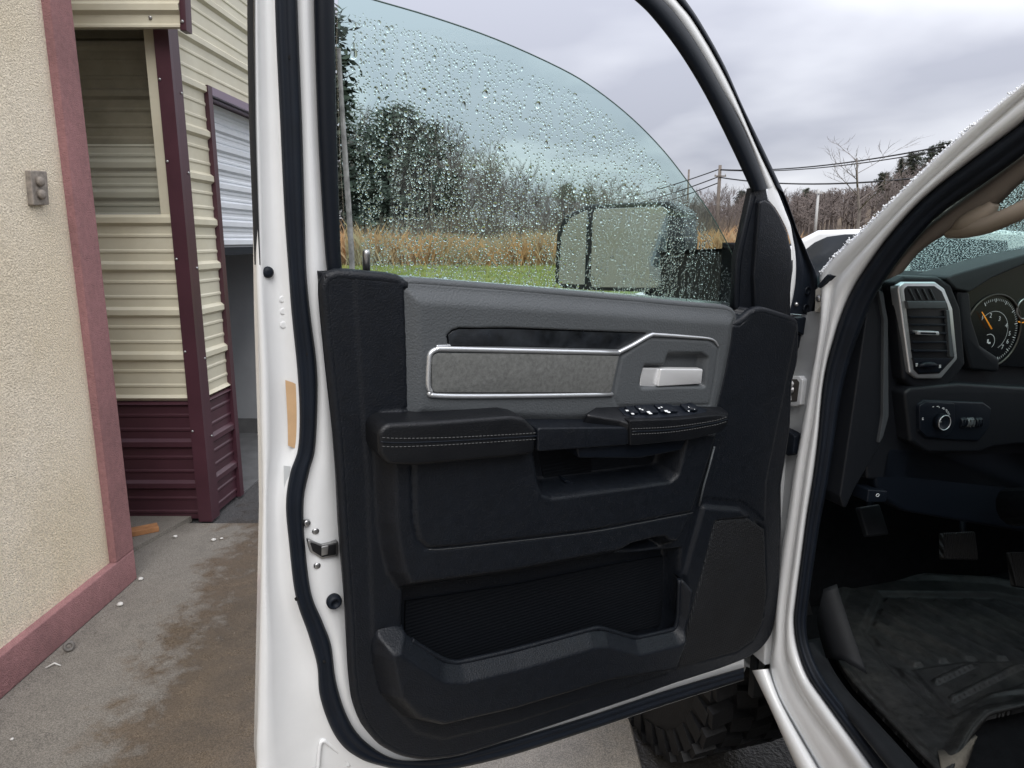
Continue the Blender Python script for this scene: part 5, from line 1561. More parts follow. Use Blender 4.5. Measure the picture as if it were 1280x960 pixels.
slab('check_strap', J, round_poly([J.uv(x, y, 0.022) for x, y in ((970, 476), (986, 476), (988, 480), (984, 488), (985, 501), (970, 503))], 0.003), 0.008, 0.022, M_white, pillar, bevel=0.002)
q = MB(); q.lathe(J.px(990.5, 487, 0.012), J.N, [(0.0075, 0), (0.0075, 0.003), (0.005, 0.004), (0.005, 0.009), (0.002, 0.010)], 12); q.build('bolt', M_steel, pillar)
slab('harness_grommet', J, round_poly([J.uv(x, y, 0.022) for x, y in ((968, 532), (986, 540), (993, 545), (991, 567), (984, 570), (968, 560))], 0.005), 0.0, 0.022, M_rubber, pillar, bevel=0.006, segs=4)
q = MB(); q.lathe(J.px(974, 590, 0.0), J.N, [(0.0085, 0), (0.0085, 0.002), (0.006, 0.003), (0.004, -0.004)], 14); q.build('pillar_plug', M_rubber, pillar)
# lower hinge loop and upper hinge
q = MB(); q.tube([J.px(x, y, 0.014) for x, y in catmull([(957, 658), (966, 657), (971, 662), (971, 690), (968, 708), (958, 712)], 5)], 0.0045, 8); q.build('lower_hinge', M_white, pillar)
q = MB(); q.lathe(J.px(966, 655, 0.01), Vector((0, 0, 1)), [(0.006, 0), (0.008, 0.004), (0.006, 0.010)], 12); q.build('bolt', M_steel, pillar)
slab('upper_hinge', J, round_poly([J.uv(x, y, 0.010) for x, y in ((1019, 362), (1028, 356), (1034, 366), (1028, 380), (1018, 392))], 0.003), -0.02, 0.010, mat('hinge_cream', (0.55, 0.53, 0.48), 0.5), pillar, bevel=0.002)
q = MB(); q.lathe(J.px(1024, 373, 0.010), J.N, [(0.007, 0), (0.007, 0.003), (0.004, 0.006)], 12); q.build('bolt', M_steel, pillar)
slab('cowl_seal', S, [S.uv(x, y, 0.002) for x, y in ((1030, 347), (1034, 343), (1037, 345), (1030, 354), (1024, 360), (1022, 357))], -0.02, 0.002, M_rubber, pillar, bevel=0.001)
# outer rocker below the sill
ro = [(940, 838), (962, 884), (997, 962), (1045, 1062)]
ri = [(961, 836), (980, 884), (1024, 962), (1082, 1060)]
loft('rocker_panel', S, [(ro, -0.16), (ro, 0.015), (mid(ro, ri, 0.3), 0.020), (mid(ro, ri, 0.75), 0.012), (mid(ro, ri, 0.92), -0.004), (ri, -0.014), (ri, -0.05)], M_white, truck, k=5)
# black scuff plate on the sill
s0 = [(1003, 806), (1012, 830), (1034, 866), (1062, 900), (1110, 960), (1165, 1030)]
s1 = [(1026, 800), (1040, 834), (1062, 866), (1092, 898), (1148, 960), (1205, 1030)]
HPL = Plane(Vector((0, 0, 0.60)), TR, TF)
loft('scuff_plate', HPL, [(s0, -0.02), (s0, 0.040), (mid(s0, s1, 0.10), 0.050), (mid(s0, s1, 0.5), 0.052), (mid(s0, s1, 0.92), 0.046), (s1, 0.030), (s1, 0.0)], M_blackdirty, truck, k=5)
# front fender, hood, roof, far side: the rest of the body so that the cab is a closed, dark room
def tpt(f, r, z): return CAM * 0 + TF * f + TR * r + Vector((0, 0, z))
TS = Plane(tpt(0, H_R + 0.03, 0), -TF, (0, 0, 1))
f0 = H_F
fen = [(-(f0 + 0.02), 0.60), (-(f0 + 0.02), 1.28), (-(f0 + 1.35), 1.22), (-(f0 + 1.42), 0.95), (-(f0 + 1.40), 0.72), (-(f0 + 1.16), 0.72)]
for k in range(0, 13):
    t = math.pi * k / 12
    fen.append((-(f0 + 0.64) - 0.50 * math.cos(t), 0.72 + 0.42 * math.sin(t)))
fen.append((-(f0 + 0.12), 0.60))
slab('front_fender', TS, fen, -0.05, -0.012, M_white, truck, bevel=0.006)
q = MB()
hv = [tpt(f0 + 0.35, H_R + 0.06, 1.23), tpt(f0 + 0.35, H_R + 1.70, 1.23), tpt(f0 + 1.40, H_R + 1.66, 1.16), tpt(f0 + 1.40, H_R + 0.10, 1.16)]
q.box8([p - Vector((0, 0, 0.05)) for p in hv] + hv); q.build('hood', M_white, truck)
q = MB()
gv_ = [tpt(f0 + 1.38, H_R + 0.08, 0.62), tpt(f0 + 1.38, H_R + 1.68, 0.62), tpt(f0 + 1.45, H_R + 1.68, 0.62), tpt(f0 + 1.45, H_R + 0.08, 0.62)]
q.box8(gv_ + [p + Vector((0, 0, 0.52)) for p in gv_]); q.build('front_end', M_smooth, truck)
ROOF_Z = 1.98
q = MB()
rv = [tpt(0.52, H_R + 0.05, ROOF_Z), tpt(0.52, H_R + 1.68, ROOF_Z), tpt(-1.9, H_R + 1.68, ROOF_Z - 0.01), tpt(-1.9, H_R + 0.05, ROOF_Z - 0.01)]
q.box8(rv + [p + Vector((0, 0, 0.05)) for p in rv]); q.build('roof', M_white, truck)
q = MB(); rv2 = [p - Vector((0, 0, 0.012)) for p in rv]
q.box8([p - Vector((0, 0, 0.01)) for p in rv2] + rv2); q.build('headliner', M_tan, truck)
q = MB()
bw_ = [tpt(-1.86, H_R + 0.05, 0.58), tpt(-1.86, H_R + 1.68, 0.58), tpt(-1.92, H_R + 1.68, 0.58), tpt(-1.92, H_R + 0.05, 0.58)]
q.box8(bw_ + [p + Vector((0, 0, 1.39)) for p in bw_]); q.build('rear_wall', M_smooth, truck)
q = MB()
fw_ = [tpt(f0 + 0.3, H_R + 1.62, 0.58), tpt(f0 + 0.3, H_R + 1.68, 0.58), tpt(-1.9, H_R + 1.68, 0.58), tpt(-1.9, H_R + 1.62, 0.58)]
q.box8(fw_ + [p + Vector((0, 0, 0.72)) for p in fw_]); q.build('passenger_door', M_black, truck)
q = MB()
rd = [tpt(-0.22, H_R + 0.02, 0.58), tpt(-0.22, H_R + 0.10, 0.58), tpt(-1.9, H_R + 0.10, 0.58), tpt(-1.9, H_R + 0.02, 0.58)]
q.box8(rd + [p + Vector((0, 0, 0.74)) for p in rd]); q.build('rear_door', M_white, truck)
q = MB()
bp_ = [tpt(-0.05, H_R + 0.02, 0.56), tpt(-0.05, H_R + 0.13, 0.56), tpt(-0.215, H_R + 0.13, 0.56), tpt(-0.215, H_R + 0.02, 0.56)]
q.box8(bp_ + [p + Vector((0, 0, ROOF_Z - 0.57)) for p in bp_]); q.build('centre_pillar', M_white, truck)
FZ = 0.60
q = MB()
fl = [tpt(f0 + 0.40, H_R + 0.06, FZ - 0.05), tpt(f0 + 0.40, H_R + 1.64, FZ - 0.05), tpt(-1.88, H_R + 1.64, FZ - 0.05), tpt(-1.88, H_R + 0.06, FZ - 0.05)]
M_carpet = mat('black_carpet', (0.006, 0.0065, 0.0075), 0.95, spec=0.1, bump=(300, 0.7, 0.003), var=(40, 0.3))
q.box8(fl + [p + Vector((0, 0, 0.045)) for p in fl]); q.build('cab_floor', M_carpet, truck)
q = MB()
fwv = [tpt(f0 + 0.22, H_R + 0.04, FZ), tpt(f0 + 0.22, H_R + 1.64, FZ), tpt(f0 + 0.36, H_R + 1.64, FZ), tpt(f0 + 0.36, H_R + 0.04, FZ)]
q.box8(fwv + [p + Vector((0, 0, 0.56)) for p in fwv]); q.build('firewall', M_carpet, truck)
# kick panel lining inside the hinge pillar
q = MB()
kp = [tpt(f0 + 0.25, H_R + 0.065, FZ), tpt(f0 + 0.25, H_R + 0.11, FZ), tpt(f0 - 0.03, H_R + 0.11, FZ), tpt(f0 - 0.03, H_R + 0.065, FZ)]
q.box8(kp + [p + Vector((0, 0, 0.72)) for p in kp]); q.build('kick_panel', M_smooth, truck)

# ------------------------------------------------------------------ windshield, tan pillar lining with grab handle
a_lo = S.px(1050, 312, -0.02); a_hi = S.px(1280, 103, -0.02)
wdir = (a_hi - a_lo).normalized()
WS = Plane(a_lo + TR * 0.0, TR, wdir)                 # N points back and down into the cab
if WS.N.dot(CAM - a_lo) < 0: pass
wsp = [(0.02, -0.42), (1.62, -0.42), (1.56, 0.80), (0.06, 0.80)]
ws = slab('windshield', WS, wsp, -0.006, 0.0, M_wglass, truck, bevel=0.0)
TQ = Plane(S.P - S.N * 0.085, S.U, S.V)
lin0 = [(1104, 352), (1128, 318), (1160, 282), (1215, 240), (1280, 192), (1340, 150)]
lin1 = [(1128, 341), (1152, 313), (1186, 291), (1240, 262), (1280, 226), (1340, 180)]
M_tan2 = mat('taupe_pillar_trim', (0.165, 0.140, 0.120), 0.7, bump=(500, 0.25, 0.0008), var=(8, 0.06))
loft('pillar_lining', TQ, [(lin0, -0.02), (lin0, 0.02), (mid(lin0, lin1, 0.25), 0.028), (mid(lin0, lin1, 0.8), 0.018), (lin1, 0.0), (lin1, -0.035)], M_tan2, truck, k=6)
# grab handle: a bowed bar standing off the pillar
hb = catmull([(1186, 291, 0.0), (1203, 288, 0.008), (1232, 282, 0.020), (1259, 271, 0.026), (1285, 259, 0.026), (1330, 236, 0.020)], 8)
q = MB()
q.tube([TQ.px(x, y, w) for x, y, w in hb], [0.010 + 0.004 * min(1, i / 10) for i in range(len(hb))], 12)
hb2 = [TQ.px(x, y, w) for x, y, w in catmull([(1196, 285, 0.008), (1214, 277, 0.012), (1232, 266, 0.014), (1243, 254, 0.012)], 6)]
q.tube(hb2, [0.010, 0.012, 0.014, 0.016, 0.017, 0.018, 0.018, 0.018, 0.018, 0.017, 0.017, 0.016, 0.015, 0.014, 0.013, 0.012, 0.011, 0.010, 0.009], 12)
q.build('grab_handle', mat('tan_grab_handle', (0.27, 0.225, 0.18), 0.55, bump=(500, 0.2, 0.0008)), truck)
# rain on the windshield (outside): thick, with one wiped streak
wdens = None
vis = [WS.uv(x, y) for x, y in ((1118, 352), (1150, 306), (1230, 235), (1290, 190), (1290, 335), (1200, 350))]
drops('rain_drops', WS, vis, -0.006, 5200, lambda r_, a, b: r_.uniform(0.0011, 0.0028), ws, 41, clear=0.0, side=-1, dens=wdens, seg=6)

# ------------------------------------------------------------------ dashboard
Q = Plane(tpt(f0 - 0.12, H_R + 0.15, 1.2), TR, (0, 0, 1))
Q.N = Q.U.cross(Q.V)
def qp(pts, w=0.0): return [Q.uv(x, y, w) for x, y in pts]
M_dash = mat('black_dash_skin', (0.0065, 0.0078, 0.0105), 0.5, spec=0.35, bump=(600, 0.4, 0.001), var=(6, 0.1))
M_dashtop = mat('charcoal_dash_top', (0.030, 0.034, 0.038), 0.6, bump=(600, 0.4, 0.001))
dash = slab('dashboard', Q, round_poly(qp([(1090, 372), (1104, 354), (1130, 344), (1182, 347), (1330, 330), (1500, 330), (1500, 640), (1130, 600), (1084, 600), (1080, 520), (1082, 420)]), 0.012), -0.16, 0.0, M_dash, truck, bevel=0.025, segs=5)
slab('dash_top', Q, round_poly(qp([(1106, 352), (1130, 338), (1180, 342), (1500, 326), (1500, 352), (1130, 356)], -0.10), 0.01), -0.14, -0.05, M_dashtop, dash, bevel=0.02, segs=4)
# end cap next to the door seal
slab('end_cap', Q, round_poly(qp([(1086, 374), (1096, 360), (1106, 366), (1110, 400), (1110, 520), (1103, 552), (1068, 612), (1056, 640), (1050, 620), (1068, 500)], 0.015), 0.01), -0.10, 0.015, M_dash, dash, bevel=0.012, segs=4)
slab('end_trim', Q, round_poly(qp([(1098, 362), (1104, 366), (1110, 400), (1111, 520), (1104, 546), (1098, 556), (1104, 520), (1105, 400)], 0.022), 0.003), 0.0, 0.022, mat('dark_grey_insert', (0.045, 0.05, 0.055), 0.5), dash, bevel=0.002)
# vent pod
slab('vent_pod', Q, round_poly(qp([(1118, 354), (1132, 345), (1174, 346), (1190, 356), (1202, 386), (1208, 456), (1184, 486), (1142, 486), (1130, 474)], 0.03), 0.01), -0.02, 0.03, M_dash, dash, bevel=0.012, segs=5)
vo = [(1122.5, 358), (1131, 352.5), (1170, 352.5), (1181.5, 361), (1191.5, 386), (1197.5, 449), (1177, 473.5), (1147, 473.5), (1137.5, 466)]
vi = [(1130, 361), (1134.5, 357.5), (1168, 357.5), (1177, 364), (1184, 380), (1186, 388), (1193, 447), (1174, 467), (1148, 468), (1142, 462)]
slab('vent_bezel', Q, round_poly(qp(vo, 0.040), 0.009), 0.02, 0.040, M_chrome, dash, bevel=0.004, segs=3)
slab('vent_well', Q, round_poly(qp(vi, 0.0405), 0.007), 0.02, 0.0408, mat('vent_black', (0.006, 0.007, 0.009), 0.4), dash, bevel=0.0005)
slab('vent_bridge', Q, qp([(1134.5, 376.5), (1183, 376.5), (1185, 386), (1136, 386)], 0.048), 0.03, 0.048, M_bezel, dash, bevel=0.002)
for i, y in enumerate((397, 406.5, 417, 428, 439)):
    x0 = 1138 + (y - 390) * 0.085; x1 = 1182.5 + (y - 390) * 0.045
    slab('vent_slat', Q, qp([(x0, y - 1.6), (x1, y - 1.2), (x1, y + 1.0), (x0, y + 0.8)], 0.047), 0.038, 0.047, M_smooth, dash, bevel=0.0006)
for i in range(4):
    x = 1137 + i * 8.5
    slab('vent_slat', Q, qp([(x, 361), (x + 1.4, 361), (x + 8, 375), (x + 6.6, 375)], 0.044), 0.038, 0.044, M_bezel, dash, bevel=0.0004)
slab('vent_cheek', Q, qp([(1183, 388), (1187, 388), (1192.5, 446), (1187.5, 446)], 0.047), 0.038, 0.047, M_bezel, dash, bevel=0.001)
slab('vent_tab', Q, round_poly(qp([(1147, 413.5), (1174, 414.5), (1174.5, 419.5), (1147.5, 418.5)], 0.053), 0.003), 0.04, 0.053, M_chrome, dash, bevel=0.001)
slab('vent_tab_inlay', Q, round_poly(qp([(1151, 415.2), (1170, 415.8), (1170, 418), (1151, 417.4)], 0.0535), 0.001), 0.05, 0.0536, M_smooth, dash, bevel=0)
slab('vent_tray', Q, qp([(1142, 448), (1190, 448), (1174, 465), (1149, 466)], 0.046), 0.038, 0.046, M_smooth, dash, bevel=0.001)
q = MB(); q.tube([Q.px(x, y, 0.05) for x, y in ((1148.5, 457), (1155, 456), (1160, 455.8), (1166, 456), (1171, 457))], [0.003, 0.006, 0.007, 0.006, 0.003], 10); q.build('vent_wheel', M_smooth, dash)
q = MB()
for (x, y) in ((1146, 456), (1175, 458)):
    for k in range(3):
        u, v = Q.uv(x, y + (k - 1) * 1.5, 0.0472)
        q.add([Q.pt(u - 0.0028, v - 0.0006, 0.0472), Q.pt(u + 0.0028, v - 0.0006, 0.0472), Q.pt(u + 0.0028, v + 0.0006, 0.0472), Q.pt(u - 0.0028, v + 0.0006, 0.0472)], [(0, 1, 2, 3)])
stuff(q.build('vent_print', M_glyph, dash))
# instrument hood and cluster
slab('cluster_hood', Q, round_poly(qp([(1180, 347), (1206, 339), (1280, 318), (1340, 305), (1420, 300), (1420, 318), (1340, 318), (1280, 331), (1240, 348), (1213, 365), (1196, 362)], 0.03), 0.012), -0.05, 0.03, M_dashtop, dash, bevel=0.010, segs=4)
slab('hood_cheek', Q, round_poly(qp([(1196, 362), (1213, 365), (1216, 400), (1226, 432), (1250, 448), (1250, 466), (1214, 462), (1203, 420)], 0.024), 0.012), 0.0, 0.024, M_dash, dash, bevel=0.010, segs=4)
cl = slab('instrument_cluster', Q, qp([(1208, 360), (1290, 325), (1420, 320), (1420, 470), (1240, 456), (1214, 430)], 0.012), -0.01, 0.012, mat('cluster_black', (0.005, 0.006, 0.008), 0.25), dash, bevel=0)
gcx, gcy = 1241, 414
gu, gvv = Q.uv(gcx, gcy, 0.014)
gr_ = (Q.uv(gcx + 31, gcy, 0.014)[0] - gu)
q = MB()
ring = [Q.pt(gu + gr_ * 1.10 * math.cos(t), gvv + gr_ * 1.10 * math.sin(t), 0.014) for t in [2 * math.pi * k / 48 for k in range(48)]]
q.tube(ring, 0.0022, 6, closed=True); q.build('gauge_ring', mat('gauge_rim', (0.09, 0.08, 0.07), 0.35, metal=0.6), dash)
q = MB()
def tick(a, r0, r1, wd):
    d = Vector((math.cos(a), math.sin(a))); n = Vector((-d.y, d.x))
    P_ = [(d * r0 + n * wd), (d * r0 - n * wd), (d * r1 - n * wd), (d * r1 + n * wd)]
    q.add([Q.pt(gu + p.x, gvv + p.y, 0.0135) for p in P_], [(3, 2, 1, 0)])
for k in range(43):
    a = R(118) - R(185) * k / 42
    tick(a, gr_ * (0.91 if k % 6 else 0.87), gr_ * 0.98, 0.00045 if k % 6 else 0.0009)
arc = [(gu + gr_ * 0.60 * math.cos(a), gvv + gr_ * 0.60 * math.sin(a)) for a in [R(140) - R(200) * k / 30 for k in range(31)]]
for (a, b) in zip(arc, arc[1:]):
    d = Vector((b[0] - a[0], b[1] - a[1])).normalized(); n = Vector((-d.y, d.x)) * 0.0004
    q.add([Q.pt(a[0] + n.x, a[1] + n.y, 0.0135), Q.pt(a[0] - n.x, a[1] - n.y, 0.0135), Q.pt(b[0] - n.x, b[1] - n.y, 0.0135), Q.pt(b[0] + n.x, b[1] + n.y, 0.0135)], [(0, 1, 2, 3)])
# small lower gauge arc and pump icon
su, sv = Q.uv(1236, 427, 0.0135)
for k in range(14):
    a = R(120) - R(170) * k / 14; a2 = R(120) - R(170) * (k + 1) / 14
    p0 = (su + 0.016 * math.cos(a), sv + 0.016 * math.sin(a)); p1 = (su + 0.016 * math.cos(a2), sv + 0.016 * math.sin(a2))
    n = Vector((math.cos(a), math.sin(a))) * 0.0006
    q.add([Q.pt(p0[0] + n.x, p0[1] + n.y, 0.0136), Q.pt(p0[0] - n.x, p0[1] - n.y, 0.0136), Q.pt(p1[0] - n.x, p1[1] - n.y, 0.0136), Q.pt(p1[0] + n.x, p1[1] + n.y, 0.0136)], [(0, 1, 2, 3)])
for (dx, dy, w_, h_) in ((-0.003, 0.001, 0.002, 0.004), (0.002, -0.003, 0.003, 0.002)):
    q.add([Q.pt(su + dx - w_, sv + dy - h_, 0.0137), Q.pt(su + dx + w_, sv + dy - h_, 0.0137), Q.pt(su + dx + w_, sv + dy + h_, 0.0137), Q.pt(su + dx - w_, sv + dy + h_, 0.0137)], [(0, 1, 2, 3)])
M_dial = mat('glowing_dial_print', (0.50, 0.51, 0.51), 0.6)
N_ = M_dial.node_tree.nodes['Principled BSDF']; N_.inputs['Emission Color'].default_value = (0.9, 0.92, 0.95, 1); N_.inputs['Emission Strength'].default_value = 0.05  # slight glow added so the printed marks read
stuff(q.build('dial_marks', M_dial, dash))
def text(name, s, pl_, x, y, w, size, m, parent, rot=0.0):
    cu = bpy.data.curves.new(name, 'FONT'); cu.body = s; cu.size = size; cu.align_x = 'CENTER'; cu.align_y = 'CENTER'
    cu.extrude = 0.0
    tmp = bpy.data.objects.new('tmp', cu); COL.objects.link(tmp)
    bpy.context.view_layer.update()
    dg = bpy.context.evaluated_depsgraph_get()
    me = bpy.data.meshes.new_from_object(tmp.evaluated_get(dg))
    bpy.data.objects.remove(tmp)
    u, v = pl_.uv(x, y, w)
    c, s_ = math.cos(rot), math.sin(rot)
    for vt in me.vertices:
        a, b = vt.co.x, vt.co.y
        vt.co = pl_.pt(u + a * c - b * s_, v + a * s_ + b * c, w)
    me.materials.clear()
    return link(name, me, m, parent)
for n_, (x, y) in zip('1234567', ((1228, 397.5), (1238.5, 394.5), (1249.5, 398.5), (1258, 407), (1262, 417), (1259.5, 427), (1253, 434))):
    text('numeral', n_, Q, x, y, 0.0138, 0.0135, M_dial, dash)
M_needle_ = mat('glowing_orange_needle', (0.85, 0.32, 0.03), 0.5)
N_ = M_needle_.node_tree.nodes['Principled BSDF']; N_.inputs['Emission Color'].default_value = (1.0, 0.36, 0.03, 1); N_.inputs['Emission Strength'].default_value = 0.15  # needle colour given a faint added glow
q = MB(); a_, b_ = Q.px(1239.5, 411, 0.018), Q.px(1227.5, 390, 0.018); q.tube([a_, b_], [0.0016, 0.0009], 6); q.build('gauge_needle', M_needle_, dash)
q = MB(); gq = Q.px(1281, 386, 0.014)
q.tube([gq + (Q.U * math.cos(t) + Q.V * math.sin(t)) * 0.022 for t in [2 * math.pi * k / 30 for k in range(30)]], 0.0022, 6, closed=True); q.build('gauge_ring', M_steel, dash)
q = MB(); q.tube([Q.px(x, y, 0.014) for x, y in ((1273, 402), (1277, 403.5), (1282, 402.5))], 0.0012, 6); q.build('gauge_needle', M_needle_, dash)
# knee bolster with the headlamp switch
slab('knee_bolster', Q, round_poly(qp([(1131, 490), (1140, 484), (1200, 479), (1280, 484), (1420, 486), (1420, 560), (1270, 556), (1240, 560), (1225, 566), (1160, 566), (1138, 552)], 0.035), 0.012), -0.02, 0.035, M_dash, dash, bevel=0.015, segs=5)
slab('switch_bezel', Q, round_poly(qp([(1147, 506), (1156, 500), (1230, 503), (1240, 510), (1238, 533), (1224, 552), (1158, 549), (1148, 540)], 0.040), 0.010), 0.02, 0.040, M_smooth, dash, bevel=0.004, segs=3)
slab('switch_face', Q, round_poly(qp([(1149, 507), (1158, 502), (1194, 504), (1194, 530), (1188, 543), (1176, 548), (1158, 546), (1150, 538)], 0.044), 0.008), 0.03, 0.044, M_smooth, dash, bevel=0.002)
q = MB(); kc = Q.px(1174, 526.5, 0.044); kr = 0.0165
q.lathe(kc, Q.N, [(kr * 1.05, 0), (kr, 0.010), (kr * 0.92, 0.013), (kr * 0.9, 0.012), (0.004, 0.012)], 28); knob = q.build('headlamp_knob', M_smooth, dash)
q = MB()
q.tube([kc + Q.N * 0.0135 + (Q.U * math.cos(t) + Q.V * math.sin(t)) * kr * 0.93 for t in [2 * math.pi * k / 36 for k in range(36)]], 0.0009, 6, closed=True)
q.build('knob_ring', M_chrome, dash)
text('switch_mark', 'AUTO', Q, 1184.5, 515.5, 0.0445, 0.0065, M_glyph, dash, rot=-0.9)
q = MB()
for (x, y, a, b, rt_) in ((1166.5, 508.5, 1.6, 0.5, 0), (1172, 508, 2.0, 0.5, 0), (1174, 509, 0.5, 1.0, 0), (1179, 510, 2.2, 0.6, 0), (1180, 511.4, 1.2, 0.5, 0), (1153.5, 522.5, 1.6, 0.5, 0), (1153.5, 524.5, 1.6, 0.5, 0), (1174.5, 526, 1.4, 0.5, 0), (1176, 527.2, 0.5, 0.8, 0)):
    w_ = 0.0445 if x < 1172 or y < 520 else 0.0568
    u, v = Q.uv(x, y, w_); s = 0.0013
    q.add([Q.pt(u - a * s, v - b * s, w_), Q.pt(u + a * s, v - b * s, w_), Q.pt(u + a * s, v + b * s, w_), Q.pt(u - a * s, v + b * s, w_)], [(0, 1, 2, 3)])
stuff(q.build('switch_print', M_glyph, dash))
for (x0, x1) in ((1197, 1204), (1205, 1213.5), (1216, 1223.5)):
    q = MB(); a_, b_ = Q.px((x0 + x1) / 2, 520.5, 0.036), Q.px((x0 + x1) / 2 + 0.5, 534.5, 0.036)
    cc = (a_ + b_) / 2; hw = (Q.uv(x1, 527, 0.036)[0] - Q.uv(x0, 527, 0.036)[0]) / 2
    q.lathe(cc - Q.U * hw, Q.U, [(0.0100, 0), (0.0115, 0.001), (0.0115, 2 * hw - 0.001), (0.0100, 2 * hw)], 22)
    for k in range(2):
        u0_ = -hw + 2 * hw * (k + 0.5) / 2
        q.obox(cc + Q.U * u0_ + Q.N * 0.0112, Q.U * 0.0006, Q.V * 0.008, Q.N * 0.0012)
    q.build('dimmer_wheel', M_bezel if x0 == 1205 else M_smooth, dash)
slab('knee_panel', Q, round_poly(qp([(1112, 556), (1160, 562), (1225, 564), (1420, 556), (1420, 690), (1130, 640), (1098, 620), (1092, 590)], 0.0), 0.015), -0.12, 0.0, M_smooth, dash, bevel=0.02, segs=4)
slab('brake_release', Q, round_poly(qp([(1086, 612), (1110, 614), (1108, 628), (1084, 628)], 0.012), 0.004), -0.03, 0.012, M_smooth, dash, bevel=0.004)
q = MB(); u, v = Q.uv(1097, 619, 0.0125)
q.tube([Q.pt(u + 0.004 * math.cos(t), v + 0.003 * math.sin(t), 0.0125) for t in [2 * math.pi * k / 16 for k in range(16)]], 0.0007, 5, closed=True); q.build('switch_print', M_glyph, dash)

# ------------------------------------------------------------------ pedals, floor liner, seat corner
PQ = Plane(tpt(f0 - 0.02, H_R + 0.25, 0.8), TR, Vector((0, 0, 1)) + TF * 0.5)
PQ.N = PQ.U.cross(PQ.V)
def pedal(name, poly, m, stem):
    b = slab(name, PQ, round_poly([PQ.uv(x, y) for x, y in poly], 0.006), -0.015, 0.0, m, truck, bevel=0.004)
    q = MB(); q.tube([PQ.px(*stem, -0.015), PQ.px(stem[0] - 2, stem[1] - 60, -0.10)], 0.009, 8); q.build('pedal_arm', M_smooth, b)
    return b
M_pedal = mat('pedal_rubber', (0.011, 0.0105, 0.010), 0.6); add_ribs(M_pedal, 60, 'X', 1.0, 0.003)
pedal('parking_brake_pedal', [(1074, 634), (1100, 630), (1112, 668), (1085, 671)], M_blackdirty, (1088, 640))
pedal('brake_pedal', [(1180, 666), (1220, 664), (1224, 700), (1180, 699)], M_pedal, (1204, 668))
pedal('accelerator_pedal', [(1264, 690), (1300, 690), (1305, 738), (1270, 733)], M_pedal, (1285, 694))
M_liner = mat('rubber_floor_liner', (0.012, 0.012, 0.0122), 0.5, spec=0.35, var=(45, 0.7), tone=(6, (1.8, 1.7, 1.5)), bump=(260, 0.4, 0.0015), rvar=(7, 0.38, 0.75))
LZ = FZ + 0.012
def lz(x, y, z=LZ): return G(x, y, z)
LP = Plane(lz(1180, 880), TR, TF)
LP.N = LP.U.cross(LP.V)
lo_ = [LP.uv(x, y) for x, y in ((1040, 760), (1038, 800), (1046, 836), (1066, 866), (1096, 898), (1152, 958), (1180, 985), (1200, 950), (1214, 925), (1232, 905), (1320, 885), (1320, 750), (1240, 733), (1150, 728), (1060, 730))]
P_in = [LP.uv(x, y) for x, y in ((1078, 795), (1120, 852), (1184, 906), (1236, 876), (1320, 856), (1320, 764), (1240, 750), (1100, 748))]
P_hp = [LP.uv(x, y) for x, y in ((1140, 842), (1205, 832), (1320, 832), (1320, 872), (1240, 880), (1192, 900))]
def liner_w(U, V):
    s = poly_sdf(U, V, lo_)
    si = poly_sdf(U, V, P_in)
    W_ = 0.020 - 0.013 * (1 - sstep(si, -0.010, 0.012)) + 0.010 * sstep(s, -0.03, -0.004)
    s1 = poly_sdf(U, V, P_hp)
    W_ = W_ + 0.005 * (1 - sstep(s1, -0.005, 0.003))
    rib = sstep(np.cos((U * 0.9 + V * 0.12) * 2 * np.pi / 0.062), 0.30, 0.62)
    W_ = W_ + 0.009 * rib * (1 - sstep(si, -0.022, -0.012)) * sstep(s1, 0.008, 0.014)
    rib2 = sstep(np.cos((V * 0.95 - U * 0.18) * 2 * np.pi / 0.052 + 1.0), 0.62, 0.85)
    W_ = W_ + 0.009 * rib2 * (1 - sstep(s1, -0.024, -0.016))
    return W_
lin = heightfield('floor_liner', LP, lo_, liner_w, M_liner, None, res=0.0035, r=0.001, drop=0.02, roll=0.005)
tag(lin, 'dirty black rubber floor liner with raised ribs in the driver footwell', 'floor mat')
# liner wall climbing the kick panel, and its torn outer edge
loft('liner_wall', S, [([(1022, 772), (1026, 795), (1034, 822)], -0.12), ([(1030, 736), (1038, 770), (1056, 826)], -0.13), ([(1046, 730), (1062, 780), (1084, 842)], -0.15)], M_blackdirty, lin, k=6, solid=0.004)
loft('torn_corner', HPL, [([(1172, 938), (1196, 930), (1219, 918)], 0.032), ([(1176, 956), (1200, 944), (1222, 921)], 0.046), ([(1186, 985), (1206, 962), (1220, 926)], 0.026)],
     mat('worn_liner_edge', (0.12, 0.105, 0.085), 0.8, var=(14, 0.5)), lin, k=5, solid=0.004)
# driver seat cushion beyond the liner
SP = Plane(tpt(0.40, H_R + 0.36, FZ + 0.1), TR, (0, 0, 1)); SP.N = SP.U.cross(SP.V)
seat = slab('driver_seat', SP, round_poly([(0.0, 0.0), (0.55, 0.0), (0.55, 0.30), (0.0, 0.30)], 0.05), -0.01, 0.35, M_leather, truck, bevel=0.03, segs=4) if False else None
sx = tpt(0.42, H_R + 0.34, FZ)
q = MB()
c = tpt(0.10, H_R + 0.62, FZ + 0.16)
bm = bmesh.new(); bmesh.ops.create_cube(bm, size=1.0)
for v in bm.verts:
    v.co = Vector(c) + TF * (v.co.y * 0.56) + TR * (v.co.x * 0.54) + Vector((0, 0, v.co.z * 0.26))
bmesh.ops.bevel(bm, geom=bm.edges[:], offset=0.05, segments=4, profile=0.6, affect='EDGES')
me = bpy.data.meshes.new('seat_cushion'); bm.to_mesh(me); bm.free()
seat = link('driver_seat', me, M_leather, truck, smooth=True)

